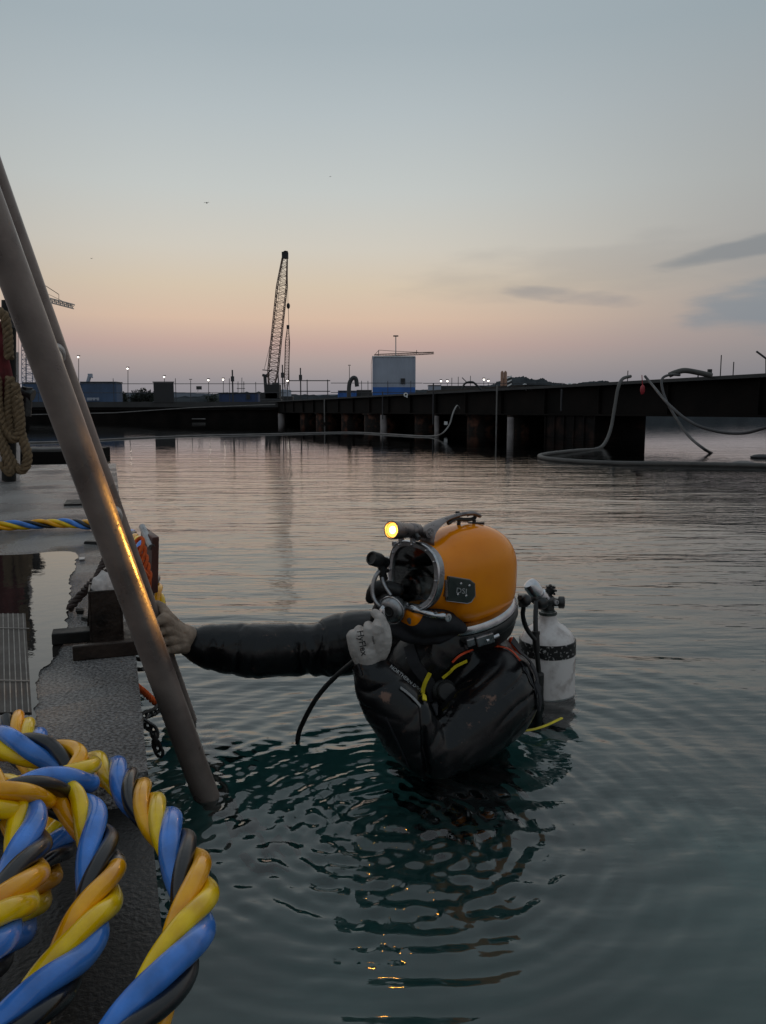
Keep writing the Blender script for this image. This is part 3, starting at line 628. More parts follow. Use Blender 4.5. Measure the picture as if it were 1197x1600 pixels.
for k, (u, h_, w_) in enumerate([(1133, .24, .14), (1150, .62, .03), (1170, .40, .03), (1115, .15, .04), (1004, .38, .03)]):
    p = jp(js(u), ZT + .003, .5); t_ = MB().tube([p, p + Vector((0, 0, h_))], w_ / 2, 8); t_.tube([p, p + Vector((0, 0, .02))], w_ * .9, 8)
    o = t_.build('bollard' if w_ > .1 else 'marker_post', M['cranedark'])
    tag(o, ['short black bollard on the near end of the jetty', 'tallest thin rod on the near jetty end', 'thin rod near the right frame edge', 'short stub left of the black bollard', 'thin pin above the red float'][k], 'bollard' if w_ > .1 else 'rod', 'posts on the near jetty')
# dark square panel on the pontoon rail
t = thing('notice_board', 'black square board fixed to the far pontoon railing', 'board', at(256, 629, 78.6))
a, b_ = at(241, 629, 78.7), at(271, 598, 78.7)
MB().box((a + b_) / 2, (b_.x - a.x, .12, b_.z - a.z)).build('panel', M['cranedark'], t, smooth=False)
MB().box((a + b_) / 2 + Vector((0, 0, (b_.z - a.z) / 2 + .06)), (b_.x - a.x + .14, .2, .1)).build('frame', M['scaff'], t, smooth=False)
o = MB().tube([at(300, 654.5, 78.5), at(321, 654.5, 78.5)], .05, 6).build('fender_bar', M['boom']); tag(o, 'faint pale bar on the black pontoon side', 'bar')

# floating boom and suction hoses
def flo(name, pts, r, mt, label, cat='hose', grp=None, per=10):
    o = MB().tube([Vector(p) for p in spline([tuple(q) for q in pts], per=per)], r, 12).build(name, mt); return tag(o, label, cat, grp)
flo('floating_boom', [on(20, 692, .02), on(100, 690, .02), on(200, 685, .02), on(300, 681, .02), on(430, 678, .02), on(540, 675.5, .02), on(600, 678, .02), on(650, 681, .02), on(675, 681.5, .03), at(690, 678, 30.0), at(702, 664, 30.5), at(708, 645, 31), at(714, 634, 32), at(718, 638, 33)], .03, M['boom'], 'long pale floating boom line in front of the pontoon, its end lifted to the jetty', 'boom')
flo('suction_hose', [at(985, 588, 24), at(973, 592, 23.6), at(966, 606, 23.3), at(960, 640, 23.0), at(954, 672, 22.6), at(944, 694, 22.1), on(931, 702, .0), on(905, 704, .02), on(875, 707, .03), on(852, 710, .03), on(843, 713, .03), on(856, 717, .03), on(900, 721, .03), on(960, 724, .03), on(1060, 725, .03), on(1200, 728, .03), on(1290, 731, .03)], .048, M['hosegrey'], 'thick grey hose dropping off the jetty and floating in a hairpin bend', grp='hoses on the jetty')
flo('suction_hose', [at(1008, 588, 23.5), at(1018, 600, 23), at(1045, 632, 21), at(1080, 660, 20), at(1120, 674, 19.5), at(1160, 677, 19), at(1197, 668, 18.5), at(1260, 650, 18)], .038, M['hosedark'], 'dark hose sagging from the jetty toward the right frame edge', grp='hoses on the jetty')
flo('suction_hose', [at(1062, 586, 22.5), at(1045, 586, 22.2), at(1034, 594, 22), at(1038, 618, 21.6), at(1052, 646, 21), at(1075, 680, 19.8), at(1098, 700, 18.7), on(1113, 709, -.02)], .034, M['hosedark'], 'thin dark hose looping down from the jetty into the water', grp='hoses on the jetty')
flo('suction_hose', [at(1046, 586, 22.6), at(1056, 582, 22.6), at(1070, 579, 22.6), at(1090, 582, 22.6), at(1112, 587, 22.6)], .075, M['hosegrey'], 'fat grey hose arched on top of the near jetty', grp='hoses on the jetty')
flo('suction_hose', [at(545, 622, 62), at(546, 600, 62), at(551, 591, 62), at(556, 592, 62), at(558, 604, 62)], .16, M['hosedark'], 'dark hooped hose standing on the far jetty left of the block', grp='hoses on the jetty')
flo('chain', [at(822, 604, 33), at(834, 609, 32.5), at(855, 612, 32), at(875, 610, 31.5), at(890, 604, 31)], .05, M['hosedark'], 'dark chain sagging between two pale shackles on the jetty edge', 'chain')
for k, (u, v) in enumerate(((820, 604), (890, 603), (634, 617))):
    mb = MB(); c0 = at(u, v, 33 - 2 * k if k < 2 else 44); mb.tube([c0 + Vector((math.cos(a) * .09, 0, math.sin(a) * .09)) for a in np.linspace(0, 6.28, 12)[:-1]], .03, 6, closed=True); mb.box(c0 + Vector((.07, 0, -.09)), (.06, .08, .12))
    tag(mb.build('shackle', M['white']), ['pale shackle at the left end of the sagging chain', 'pale shackle at the right end of the sagging chain', 'pale shackle on the tube above the pale pile'][k], 'shackle', 'shackles on the jetty edge')
t = thing('float_tag', 'small red float hanging on a cord from the jetty edge', 'float', at(1004, 614, 23))
MB().ball(at(1004, 609, 23), (.07, .07, .14), 12, 10).build('float_body', M['redfloat'], t); MB().tube([at(1004, 602, 23), at(1003, 586, 23)], .012, 6).build('cord', M['redfloat'], t)
for k, (u, v) in enumerate(((1160, 725), (1190, 714))):
    o = MB().ball(on(u, v, .02), (.25, .12, .06), 12, 8).build('debris_float', M['hosedark'] if k else M['boom']); tag(o, ['pale clump of debris on the floating hose', 'dark clump floating at the right frame edge'][k], 'debris')
# low black raft end beside the work deck, far left, with pale pipes
t = thing('raft', 'low black raft beyond the deck at left with pale pipes along it', 'raft', at(60, 723, 15))
a, b_ = on(20, 723, 0), on(118, 723, 0)
MB().box(((a.x + b_.x) / 2 - 1, a.y + 1.0, .07), ((b_.x - a.x) + 2, 2, .26)).build('hull', M['steelwall'], t, smooth=False)
MB().box(((a.x + b_.x) / 2 - 1, a.y + 1.0, .212), ((b_.x - a.x) + 2, 1.96, .02)).build('top_plate', M['darksteel'], t, smooth=False)
MB().tube([Vector((a.x - 2, a.y + .25, .25)), Vector((b_.x, a.y + .25, .25))], .03, 8).build('edge_pipe', M['boom'], t)

# ------------------------------------------------------------------ quay, containers, cranes, lamps, hills
mb = MB(); prism(mb, [Vector((-700, 96, 0)), Vector((19, 108, 0)), Vector((160, 700, 0)), Vector((-700, 700, 0))], -1, 1.25)
tag(mb.build('quay', M['decktop'], smooth=False, origin=(0, 0, 0)), kind='structure')
def contain(name, label, u0, u1, v0, v1, Y, mt, deep=2.4, ribs=True, band=None, windows=(), cat='container', grp='containers and sheds behind the jetty'):
    a, b_ = at(u0, v1, Y), at(u1, v0, Y); w_, h_ = b_.x - a.x, b_.z - 1.26
    t = thing(name, label, cat, Vector(((a.x + b_.x) / 2, Y + deep / 2, 1.26)), grp)
    mb = MB(); n = max(4, int(w_ / .5)) * 2; zt = b_.z
    x0 = a.x; vs = []
    for i in range(n + 1):
        x = x0 + w_ * i / n; y = Y + (.05 if i % 2 and ribs else 0); vs += [(x, y, 1.26), (x, y, zt)]
    vs += [(a.x, Y + deep, 1.26), (a.x, Y + deep, zt), (b_.x, Y + deep, 1.26), (b_.x, Y + deep, zt)]
    k = 2 * (n + 1); fs = [(2 * i, 2 * i + 2, 2 * i + 3, 2 * i + 1) for i in range(n)]
    fs += [(0, 1, k + 1, k), (2 * n, k + 2, k + 3, 2 * n + 1), (k, k + 1, k + 3, k + 2), tuple([2 * i + 1 for i in range(n + 1)] + [k + 3, k + 1])]
    mb.add(vs, fs); mb.build('wall', mt, t, smooth=False)
    MB().box(((a.x + b_.x) / 2, Y + deep / 2, zt + .08), (w_ + .12, deep + .12, .12)).build('roof', M['scaff'] if not band else M['white'], t, smooth=False)
    for sx in (a.x, b_.x): MB().box((sx, Y - .03, (zt + 1.26) / 2), (.16, .1, zt - 1.26)).build('corner_post', mt, t, smooth=False)
    if band: z1 = at(0, band[0], Y).z; MB().box(((a.x + b_.x) / 2, Y - .1, (1.26 + z1) / 2), (w_ + .04, .12, z1 - 1.26)).build('lower_band', band[1], t, smooth=False)
    for (wu0, wu1, wv0, wv1) in windows:
        p, q_ = at(wu0, wv1, Y - .1), at(wu1, wv0, Y - .1)
        f = MB().box((p + q_) / 2, (q_.x - p.x + .15, .06, q_.z - p.z + .15)).build('window', M['scaff'], t, smooth=False)
        MB().box((p + q_) / 2 + Vector((0, -.045, 0)), (q_.x - p.x, .02, q_.z - p.z)).build('pane', M['cranedark'], f, smooth=False)
    return t
contain('container', 'dull blue container behind the pontoon, right of the ladder', 127, 181, 598, 628, 100, M['bluecont'])
contain('container', 'dull blue container behind the pontoon, left of the ladder', 38, 100, 599, 628, 100.5, M['bluecont'])
contain('container', 'low dark blue container left of the big crane', 344, 402, 615, 628, 105, mat('navy_paint', (.03, .05, .12), .7, scale=.5), windows=((404 - 18, 404 - 14, 617, 623),))
contain('container', 'small bright blue container left of the blue and white block', 529, 556, 612, 624, 98, M['brightblue'])
contain('container', 'small grey shed between the blue container and the block', 558, 580, 611, 622, 99, M['decktop'], ribs=False, cat='shed')
contain('control_block', 'tall pale block with a blue base on the quay', 583, 648.5, 558, 622, 104, M['whitepaint'], deep=5, band=(605, M['brightblue']), windows=((627, 632, 592, 599),), cat='block')
contain('shed', 'small pale shed just right of the blue and white block', 670, 688, 603, 612, 130, M['whitepaint'], ribs=False, cat='shed')
contain('shed', 'low blue shed behind the left arm rail', 690, 760, 604, 612, 150, M['decktop'], ribs=False, cat='shed')
bpy.data.objects['shed.001']['label'] = 'long low grey shed behind the jetty in the middle'
# pale light fixtures under blue container
mb = MB(); a = at(137, 624, 99.5); mb.box(at(146, 622.5, 99.5), (1.4, .1, .15))
for u in (138, 142, 147, 153): mb.box(at(u, 623.5, 99.5), (.28, .12, .35))
tag(mb.build('pallet_rack', M['whitepaint'], smooth=False), 'little pale rack at the foot of the blue container', 'rack')

def lattice(mb, a, b_, w0, wm, n, r, side):
    """square lattice boom from a to b"""
    ax = (b_ - a); L_ = ax.length; ax.normalize(); s1 = (side - ax * side.dot(ax)).normalized(); s2 = ax.cross(s1)
    def cor(t):
        w_ = w0 + (wm - w0) * min(1, t / .12, (1 - t) / .22); c = a + ax * (t * L_)
        return [c + s1 * i * w_ / 2 + s2 * j * w_ / 2 for i, j in ((-1, -1), (1, -1), (1, 1), (-1, 1))]
    C = [cor(i / n) for i in range(n + 1)]
    for k in range(4): mb.tube([c[k] for c in C], r, 4)
    for i in range(n):
        for k in range(4):
            l_ = (k + 1) % 4; mb.tube([C[i][k], C[i + 1][l_]] if i % 2 else [C[i][l_], C[i + 1][k]], r * .55, 3); mb.tube([C[i][k], C[i][l_]], r * .5, 3)
    return mb
YC = 150
t = thing('lattice_crane', 'big crawler crane with a tall leaning lattice boom on the quay', 'crane', at(424, 632, YC))
lattice(MB(), at(424, 606, YC), at(445, 404, YC), .9, 1.75, 30, .085, Vector((1, 0, 0))).build('boom', M['crane'], t)
mb = MB(); mb.box(at(445.5, 399, YC), (1.1, 1.0, 1.1)); mb.tube([at(446, 396, YC - .5), at(446, 396, YC + .5)], .5, 14); mb.box(at(448.5, 398, YC), (.3, .8, 1.2)); mb.build('boom_head', M['cranedark'], t)
mb = MB(); mb.box(at(427, 612, YC), (2.6, 3, 2.6)); mb.box(at(420, 620, YC), (3.6, 3, 1.4)); mb.box(at(431, 603, YC), (1.2, 1.2, 1.2)); mb.build('cab', M['cranedark'], t, smooth=False, bevel=.05)
mb = MB(); mb.tube([at(416, 622, YC), at(414, 588, YC)], .3, 6); mb.tube([at(410, 586, YC), at(420, 588, YC)], .25, 6); mb.tube([at(414, 588, YC), at(425, 577, YC)], .12, 5); mb.tube([at(437, 622, YC), at(434, 580, YC)], .12, 5); mb.tube([at(410, 578, YC), at(434, 580, YC)], .09, 5); mb.build('gantry', M['scaff'], t)
mb = MB(); mb.box(at(424, 629, YC), (4.2, 4, 1.2)); mb.build('crawler_track', M['cranedark'], t, smooth=False, bevel=.2)
MB().tube([at(443, 400, YC), at(431, 500, YC), at(413, 577, YC)], .035, 4).build('pendant_line', M['cranedark'], t)
MB().tube([at(449, 398, YC), at(450, 474, YC)], .03, 4).build('hoist_line', M['cranedark'], t)
mb = MB(); mb.ball(at(450.5, 478, YC), (.32, .3, .55), 10, 8); mb.tube([at(450.5, 482, YC), at(451.5, 512, YC)], .045, 5); mb.build('hook_block', M['cranedark'], t)
YS = 190
t = thing('lattice_crane', 'smaller distant crane with a thin upright boom right of the big crane', 'crane', at(448, 626, YS))
lattice(MB(), at(447, 612, YS), at(450, 512, YS), .3, .95, 22, .06, Vector((1, 0, 0))).build('boom', M['crane'], t)
mb = MB(); mb.box(at(450, 511, YS), (.6, .5, .9)); mb.build('boom_head', M['cranedark'], t)
mb = MB(); mb.box(at(447, 616, YS), (2.2, 2.4, 2)); mb.box(at(444, 612, YS), (1, 1.4, 1)); mb.build('cab', M['whitepaint'], t, smooth=False, bevel=.05)
mb = MB(); mb.box(at(447, 624, YS), (3.4, 3, 1.4)); mb.build('crawler_track', M['cranedark'], t, smooth=False, bevel=.2)
MB().tube([at(451.5, 510, YS), at(452, 612, YS)], .05, 4).build('hoist_line', M['cranedark'], t)
# tower cranes
YT = 260
t = thing('tower_crane', 'distant tower crane jib sticking out right of the ladder', 'crane', at(48, 630, YT), 'far tower cranes')
lattice(MB(), at(46, 612, YT), at(46, 455, YT), 3.0, 3.4, 22, .12, Vector((1, 0, 0))).build('mast', M['bluecont'], t)
lattice(MB(), at(46, 461, YT), at(115, 479, YT), 1.3, 1.3, 22, .16, Vector((0, 1, 0))).build('jib', M['craneyellow'], t)
MB().tube([at(46, 430, YT), at(92, 460, YT), at(92, 473, YT)], .1, 4).build('tie_bar', M['cranedark'], t)
MB().tube([at(46, 445, YT), at(113, 478, YT)], .06, 4).build('tie_bar', M['cranedark'], t)
MB().box(at(46, 458, YT), (3, 3, 4)).build('cab', M['bluecont'], t, smooth=False)
for u in (28.5, 40): tag(MB().tube([at(u, 610, 120), at(u, 470, 120)], .035, 4).build('stay_wire', M['cranedark']), 'thin vertical wire against the sky left of the ladder' if u < 30 else 'thin vertical wire close beside the blue mast', 'wire', 'wires left of the ladder')
YT = 220
t = thing('tower_crane', 'distant thin tower crane with its jib above the blue and white block', 'crane', at(617, 630, YT), 'far tower cranes')
lattice(MB(), at(617, 624, YT), at(617, 556, YT), .7, .7, 14, .07, Vector((1, 0, 0))).build('mast', M['crane'], t)
lattice(MB(), at(585, 555.5, YT), at(678, 551.5, YT), .5, .6, 40, .07, Vector((0, 1, 0))).build('jib', M['crane'], t)
MB().tube([at(585, 555, YT), at(592, 547, YT), at(622, 549, YT), at(678, 551.5, YT)], .06, 4).build('tie_bar', M['cranedark'], t)
MB().tube([at(591, 556, YT), at(592, 547, YT)], .09, 4).build('apex', M['cranedark'], t)
MB().tube([at(651, 552.5, YT), at(651, 547, YT)], .08, 4).build('jib_post', M['cranedark'], t)
mb = MB(); mb.tube([at(582, 556, YT), at(580, 570, YT), at(581, 612, YT)], .05, 4); mb.build('hoist_line', M['cranedark'], t)
# lamp posts
def lamp(u, v, Y, lit, label, r=.06, dbl=False):
    t = thing('street_lamp', label, 'lamp post', at(u, 632, Y), 'lamp posts on the quay')
    MB().tube([at(u, 634, Y), at(u, v, Y)], [r * 1.3, r], 6).build('pole', M['scaff'] if not dbl else M['craneyellow'], t)
    k = Y / 100
    MB().box(at(u, v, Y) + Vector((0, 0, .1 * k)), (.3 * k, .3 * k, .08 * k)).build('lamp_head', M['scaff'], t, smooth=False)
    if dbl: MB().tube([at(u - 4, v - 1, Y), at(u + 4, v - 1, Y)], .1, 6).build('cross_arm', M['scaff'], t)
    if lit: MB().ball(at(u, v + 1.2, Y) - Vector((0, .3, 0)), (.10 * k, .09 * k, .09 * k), 10, 8).build('bulb', M['lamp_lit'], t)
for a in [(123, 557, 160, 1, 'tallest lit lamp post just right of the ladder'), (200, 575, 160, 1, 'lit lamp post between the container and the black board'), (257, 588, 170, 1, 'lit lamp post peeping above the black board'),
          (298, 594, 170, 0, 'unlit lamp post right of the black board'), (326, 593, 190, 1, 'left of the two lit lamp posts left of the dark post'), (349, 592, 190, 1, 'lit lamp post nearest the dark post left of the crane'),
          (546, 572, 170, 0, 'thin unlit lamp post left of the blue and white block'), (449.5, 594, 170, 1, 'lit lamp glowing at the foot of the small crane'), (689, 594.5, 200, 1, 'bright low lamp right of the block, leftmost of four'),
          (699, 594.5, 210, 1, 'low lamp right of the block, second of four'), (756, 592, 200, 1, 'low lamp left of the silo, brighter of the pair'), (763, 594, 220, 1, 'low lamp left of the silo, dimmer of the pair')]: lamp(*a)
lamp(618.5, 526, 120, 0, 'very tall mast with a cross arm in front of the block', .07, True)
tag(MB().box(at(311, 606, 120), (.8, .08, .5)).tube([at(309, 612, 120), at(310, 606, 120)], .03, 4).build('small_sign', M['scaff'], smooth=False), 'little dark sign on the quay right of the black board', 'sign')
# mobile crane head poking above container
tag(MB().tube([at(137, 598, 105), at(140, 588, 105)], .25, 6).box(at(141, 587, 105), (.5, .4, .5)).tube([at(141, 587, 105), at(145, 590, 105)], .1, 5).build('hydraulic_arm', M['whitepaint']), 'short pale hydraulic arm above the blue container', 'arm')
# scaffold frame
mb = MB()
for u in (372, 378, 381): mb.tube([at(u, 625, 110), at(u, 596 if u != 378 else 590, 110)], .04, 4)
for v in (600, 607, 614): mb.tube([at(370, v, 110), at(383, v, 110)], .04, 4)
tag(mb.build('scaffold_tower', M['scaff']), 'thin scaffold tower left of the big crane', 'scaffold')
# silo and striped panel
t = thing('silo', 'pair of pinkish silos beside the wooded hill', 'silo', at(787, 610, 420))
for u in (784.5, 789.5): MB()._lathe(Vector((at(u, 600, 420).x, 420, 1)), Vector((0, 0, 1)), [(0, .8), (at(u, 582, 420).z - 1, .8), (at(u, 579.5, 420).z - 1, .3)], 12).build('silo_tank', M['silo'], t)
t = thing('warning_board', 'black and white striped board on the jetty below the hill', 'board', jp(js(796), ZT, 1.4))
a, b_ = at(792.5, 606, 33.5), at(799.5, 588, 33.5)
MB().box((a + b_) / 2, (b_.x - a.x, .04, b_.z - a.z)).build('panel', M['cranedark'], t, smooth=False)
mb = MB()
for k in range(3):
    zc = a.z + .1 + k * .16; x0, x1 = a.x, b_.x
    mb.add([(x0, a.y - .03, zc - .05), (x1, a.y - .03, zc + .03), (x1, a.y - .03, zc + .09), (x0, a.y - .03, zc + .01), (x0, a.y - .021, zc - .05), (x1, a.y - .021, zc + .03), (x1, a.y - .021, zc + .09), (x0, a.y - .021, zc + .01)], [(0, 1, 2, 3), (7, 6, 5, 4), (0, 4, 5, 1), (1, 5, 6, 2), (2, 6, 7, 3), (3, 7, 4, 0)])
mb.build('stripe', M['white'], t, smooth=False)
MB().box(Vector(((a.x + b_.x) / 2, a.y, (ZT + a.z) / 2)), (.04, .03, max(.05, abs(a.z - ZT)))).build('post', M['scaff'], t, smooth=False)
tag(MB().tube([at(1182, 549, 24), at(1205, 566, 24)], .03, 6).tube([at(1197, 560, 24), at(1197, 584, 24)], .02, 5).build('davit_arm', M['scaff']), 'slanted davit arm at the right frame edge above the jetty', 'davit')
mb = MB(); mb.tube(sp3([at(722, 608, 36), at(727, 599, 36), at(738, 597, 36), at(746, 603, 36), at(752, 609, 36)]), .045, 6); mb.tube([at(722, 590, 36), at(730, 598, 36)], .02, 5)
tag(mb.build('hose_reel', M['cranedark']), 'hooped dark hose lying on the middle of the jetty', 'hose')
# hills: one ragged wooded ridge
def hill(name, Y, prof, jag, mt):
    P = spline([(u, v) for u, v in prof], per=14); vs = []; fs = []; n = len(P)
    for i, (u, v) in enumerate(P):
        p = at(u, v, Y); j = jag * (noise.noise(Vector((u * .09, 0, Y))) + .8 * noise.noise(Vector((u * .37, 0, 0))) + .6 * noise.noise(Vector((u * .9, 3, 0))))
        h_ = max(p.z + j, .5)
        vs += [Vector((p.x, Y, -1)), Vector((p.x, Y + 20, h_ * .75)), Vector((p.x, Y + 45, h_)), Vector((p.x, Y + 160, -1))]
    for i in range(n - 1):
        for k in range(3): fs.append((4 * i + k, 4 * i + 4 + k, 4 * i + 5 + k, 4 * i + 1 + k))
    mb = MB(); mb.add(vs, fs); o = mb.build(name, mt, smooth=False, origin=(0, 0, 0)); return tag(o, kind='structure')
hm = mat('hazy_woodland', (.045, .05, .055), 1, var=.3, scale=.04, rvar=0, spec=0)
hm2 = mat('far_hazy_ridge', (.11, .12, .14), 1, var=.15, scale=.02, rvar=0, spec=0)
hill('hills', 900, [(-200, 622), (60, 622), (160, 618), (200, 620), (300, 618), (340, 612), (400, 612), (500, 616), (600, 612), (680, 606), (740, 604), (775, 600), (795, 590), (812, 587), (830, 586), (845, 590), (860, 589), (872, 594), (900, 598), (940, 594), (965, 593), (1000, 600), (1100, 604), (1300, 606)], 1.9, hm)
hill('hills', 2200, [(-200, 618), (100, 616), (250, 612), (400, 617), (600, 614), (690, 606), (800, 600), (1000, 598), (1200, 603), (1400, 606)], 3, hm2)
def tree(u, v, w_, Y, label):
    c = at(u, v, Y); top = c.z; rr = w_ / F * Y / 2
    t = thing('tree', label, 'tree', Vector((c.x, Y, 1.25)), 'trees on the far shore')
    mb = MB(); mb.tube([Vector((c.x, Y, 1.25)), Vector((c.x + .2, Y, 1.25 + (top - 1.25) * .7))], [.35, .15], 6)
    for s_ in (-1, 1): mb.tube([Vector((c.x, Y, 1.25 + (top - 1.25) * .35)), Vector((c.x + s_ * rr * .5, Y, 1.25 + (top - 1.25) * .65))], [.18, .08], 5)
    mb.build('trunk', M['trunk'], t); mb = MB()
    for k in range(420):
        a = random.uniform(0, 6.28); b2 = math.acos(random.uniform(-1, 1)); q_ = random.random() ** .4; h_ = (top - 1.25)
        lump = 1 + .35 * noise.noise(Vector((math.cos(a) * 1.5, math.sin(a) * 1.5, math.cos(b2) * 2 + u)))
        p = Vector((c.x + math.sin(b2) * math.cos(a) * rr * q_ * lump, Y + math.sin(b2) * math.sin(a) * rr * q_ * lump, 1.25 + h_ * (.58 + .40 * math.cos(b2) * q_ * lump)))
        s_ = random.uniform(.25, .6); mb.add([p + Vector([random.uniform(-s_, s_) for _ in range(3)]) for _ in range(4)], [(0, 1, 2, 3), (0, 2, 3, 1)])
    mb.build('crown', M['foliage'], t, smooth=False)
for a in [(192, 610, 16, 'low leftmost tree behind the far pontoon'), (212, 608, 18, 'round tree second from left behind the far pontoon'), (223, 606, 20, 'tallest round tree behind the far pontoon'), (234, 609, 16, 'tree closest to the black board behind the pontoon'),
          (330, 613, 22, 'low tree behind the rail left of the dark post')]: tree(a[0], a[1], a[2], 330, a[3])
for k, (u, v, s_) in enumerate([(323, 317, 1.0), (516, 276, .45), (143, 404, .5)]):
    c = at(u, v, 60); mb = MB(); mb.ball(c, (.04 * s_, .16 * s_, .04 * s_), 8, 6)
    for sx in (-1, 1):
        w1, w2 = c + Vector((sx * .12 * s_, 0, .05 * s_)), c + Vector((sx * .25 * s_, .04, -.01))
        mb.add([c + Vector((0, -.05 * s_, 0)), c + Vector((0, .06 * s_, 0)), w1 + Vector((0, .05 * s_, 0)), w2, w1 - Vector((0, .04 * s_, 0)), w1 + Vector((0, 0, .012))], [(0, 1, 2, 5), (0, 5, 4), (5, 2, 3), (5, 3, 4)])
    tag(mb.build('gull', M['bird']), ['largest gull gliding high left of centre in the sky', 'tiny bird highest in the sky near the centre', 'tiny bird low in the sky near the ladder'][k], 'bird', 'birds in the sky')
#PART2
# ------------------------------------------------------------------ the diver
def remesh(mb, name, vox, smooth, matr, parent=None, origin=None, fn=None):
    o = mb.build(name, matr, parent, origin=origin)
    m = o.modifiers.new('r', 'REMESH'); m.mode = 'VOXEL'; m.voxel_size = vox; m.use_smooth_shade = True
    m2 = o.modifiers.new('s', 'SMOOTH'); m2.iterations = smooth; m2.factor = .5
    bpy.context.view_layer.update(); dg = bpy.context.evaluated_depsgraph_get(); ev = o.evaluated_get(dg)
    me = bpy.data.meshes.new_from_object(ev); o.modifiers.clear(); o.data = me
    me.materials.clear(); me.materials.append(matr)
    if fn:
        o0 = WL[o.name]; n = len(me.vertices); nor = [v.normal.copy() for v in me.vertices]
        for i, v in enumerate(me.vertices): v.co = v.co + nor[i] * fn(v.co + o0)
    me.polygons.foreach_set('use_smooth', [True] * len(me.polygons)); me.update()
    return o
def limb(mb, nodes, seg=24):
    P = spline([tuple(p) + (r,) for p, r in nodes], step=.012); pts = [Vector(q[:3]) for q in P]; rs = [max(q[3], .003) for q in P]
    d0 = (pts[0] - pts[1]).normalized(); d1 = (pts[-1] - pts[-2]).normalized(); a = []; b = []
    for k in range(5, 0, -1):
        t = k / 5 * math.pi / 2 * .98; a.append((pts[0] + d0 * math.sin(t) * rs[0], math.cos(t) * rs[0]))
    for k in range(1, 6):
        t = k / 5 * math.pi / 2 * .98; b.append((pts[-1] + d1 * math.sin(t) * rs[-1], math.cos(t) * rs[-1]))
    pts = [x[0] for x in a] + pts + [x[0] for x in b]; rs = [x[1] for x in a] + rs + [x[1] for x in b]
    return mb.tube(pts, rs, seg)
FB = Vector((-.61, -.78, 0)).normalized(); SB = Vector((-FB.y, FB.x, 0))      # chest direction, and the diver's left
person = thing('person', 'diver in black wetsuit, chest deep, one hand on the ladder', 'person', Vector((.22, 2.45, -1.0)))
person_cx = Vector((.235, 2.47, 0))
b = MB()
ang = math.atan2(SB.y, SB.x); rotB = Matrix.Rotation(ang, 3, 'Z')
b.ball(Vector((.225, 2.47, .07)), (.215, .145, .24), 32, 20, rotB)                # chest
b.ball(Vector((.235, 2.50, -.22)), (.185, .13, .30), 28, 18, rotB)             # waist
b.ball(Vector((.235, 2.50, -.42)), (.19, .14, .16), 28, 18, rotB)             # hips
limb(b, [(at(728, 960, 2.50), .085), (at(732, 985, 2.49), .10), (at(735, 1020, 2.48), .14), (at(735, 1060, 2.47), .16)])   # neck and shoulders' slope
limb(b, [(at(690, 1010, 2.40), .10), (at(655, 1060, 2.42), .12), (at(650, 1120, 2.44), .13), (at(660, 1200, 2.46), .13)])   # chest front
# far arm reaching left to the ladder
limb(b, [(at(660, 1010, 2.62), .10), (at(610, 1003, 2.64), .112), (at(560, 1003, 2.63), .108), (at(520, 1010, 2.61), .100), (at(492, 1014, 2.60), .091), (at(478, 1015, 2.60), .087), (at(462, 1015, 2.59), .089), (at(430, 1016, 2.58), .088), (at(395, 1016, 2.56), .089), (at(360, 1013, 2.54), .080), (at(343, 1011, 2.53), .075), (at(336, 1010, 2.53), .068), (at(330, 1010, 2.53), .073), (at(316, 1008, 2.52), .066), (at(306, 1006, 2.52), .060), (at(300, 1004, 2.52), .052)])
# near arm: shoulder, elbow at the water, forearm up to the chin
limb(b, [(at(745, 1040, 2.44), .10), (at(780, 1072, 2.38), .118), (at(772, 1100, 2.32), .118), (at(735, 1135, 2.25), .108), (at(700, 1165, 2.19), .092), (at(678, 1186, 2.155), .074)])
limb(b, [(at(676, 1182, 2.15), .070), (at(655, 1160, 2.14), .080), (at(630, 1125, 2.135), .086), (at(606, 1090, 2.14), .080), (at(590, 1066, 2.15), .068), (at(582, 1052, 2.16), .058), (at(579, 1045, 2.165), .052)])
limb(b, [(at(668, 1195, 2.16), .062), (at(664, 1180, 2.155), .066)])
# legs under water
for s_ in (1, -1):
    h = person_cx + SB * .10 * s_
    limb(b, [(Vector((h.x, h.y + .03, -.45)), .115), (Vector((h.x, h.y, -.75)), .085), (Vector((h.x + .02, h.y + .05, -.98)), .065), (Vector((h.x + .03, h.y + .1, -1.32)), .05), (Vector((h.x + .02, h.y - .02, -1.36)), .045)])
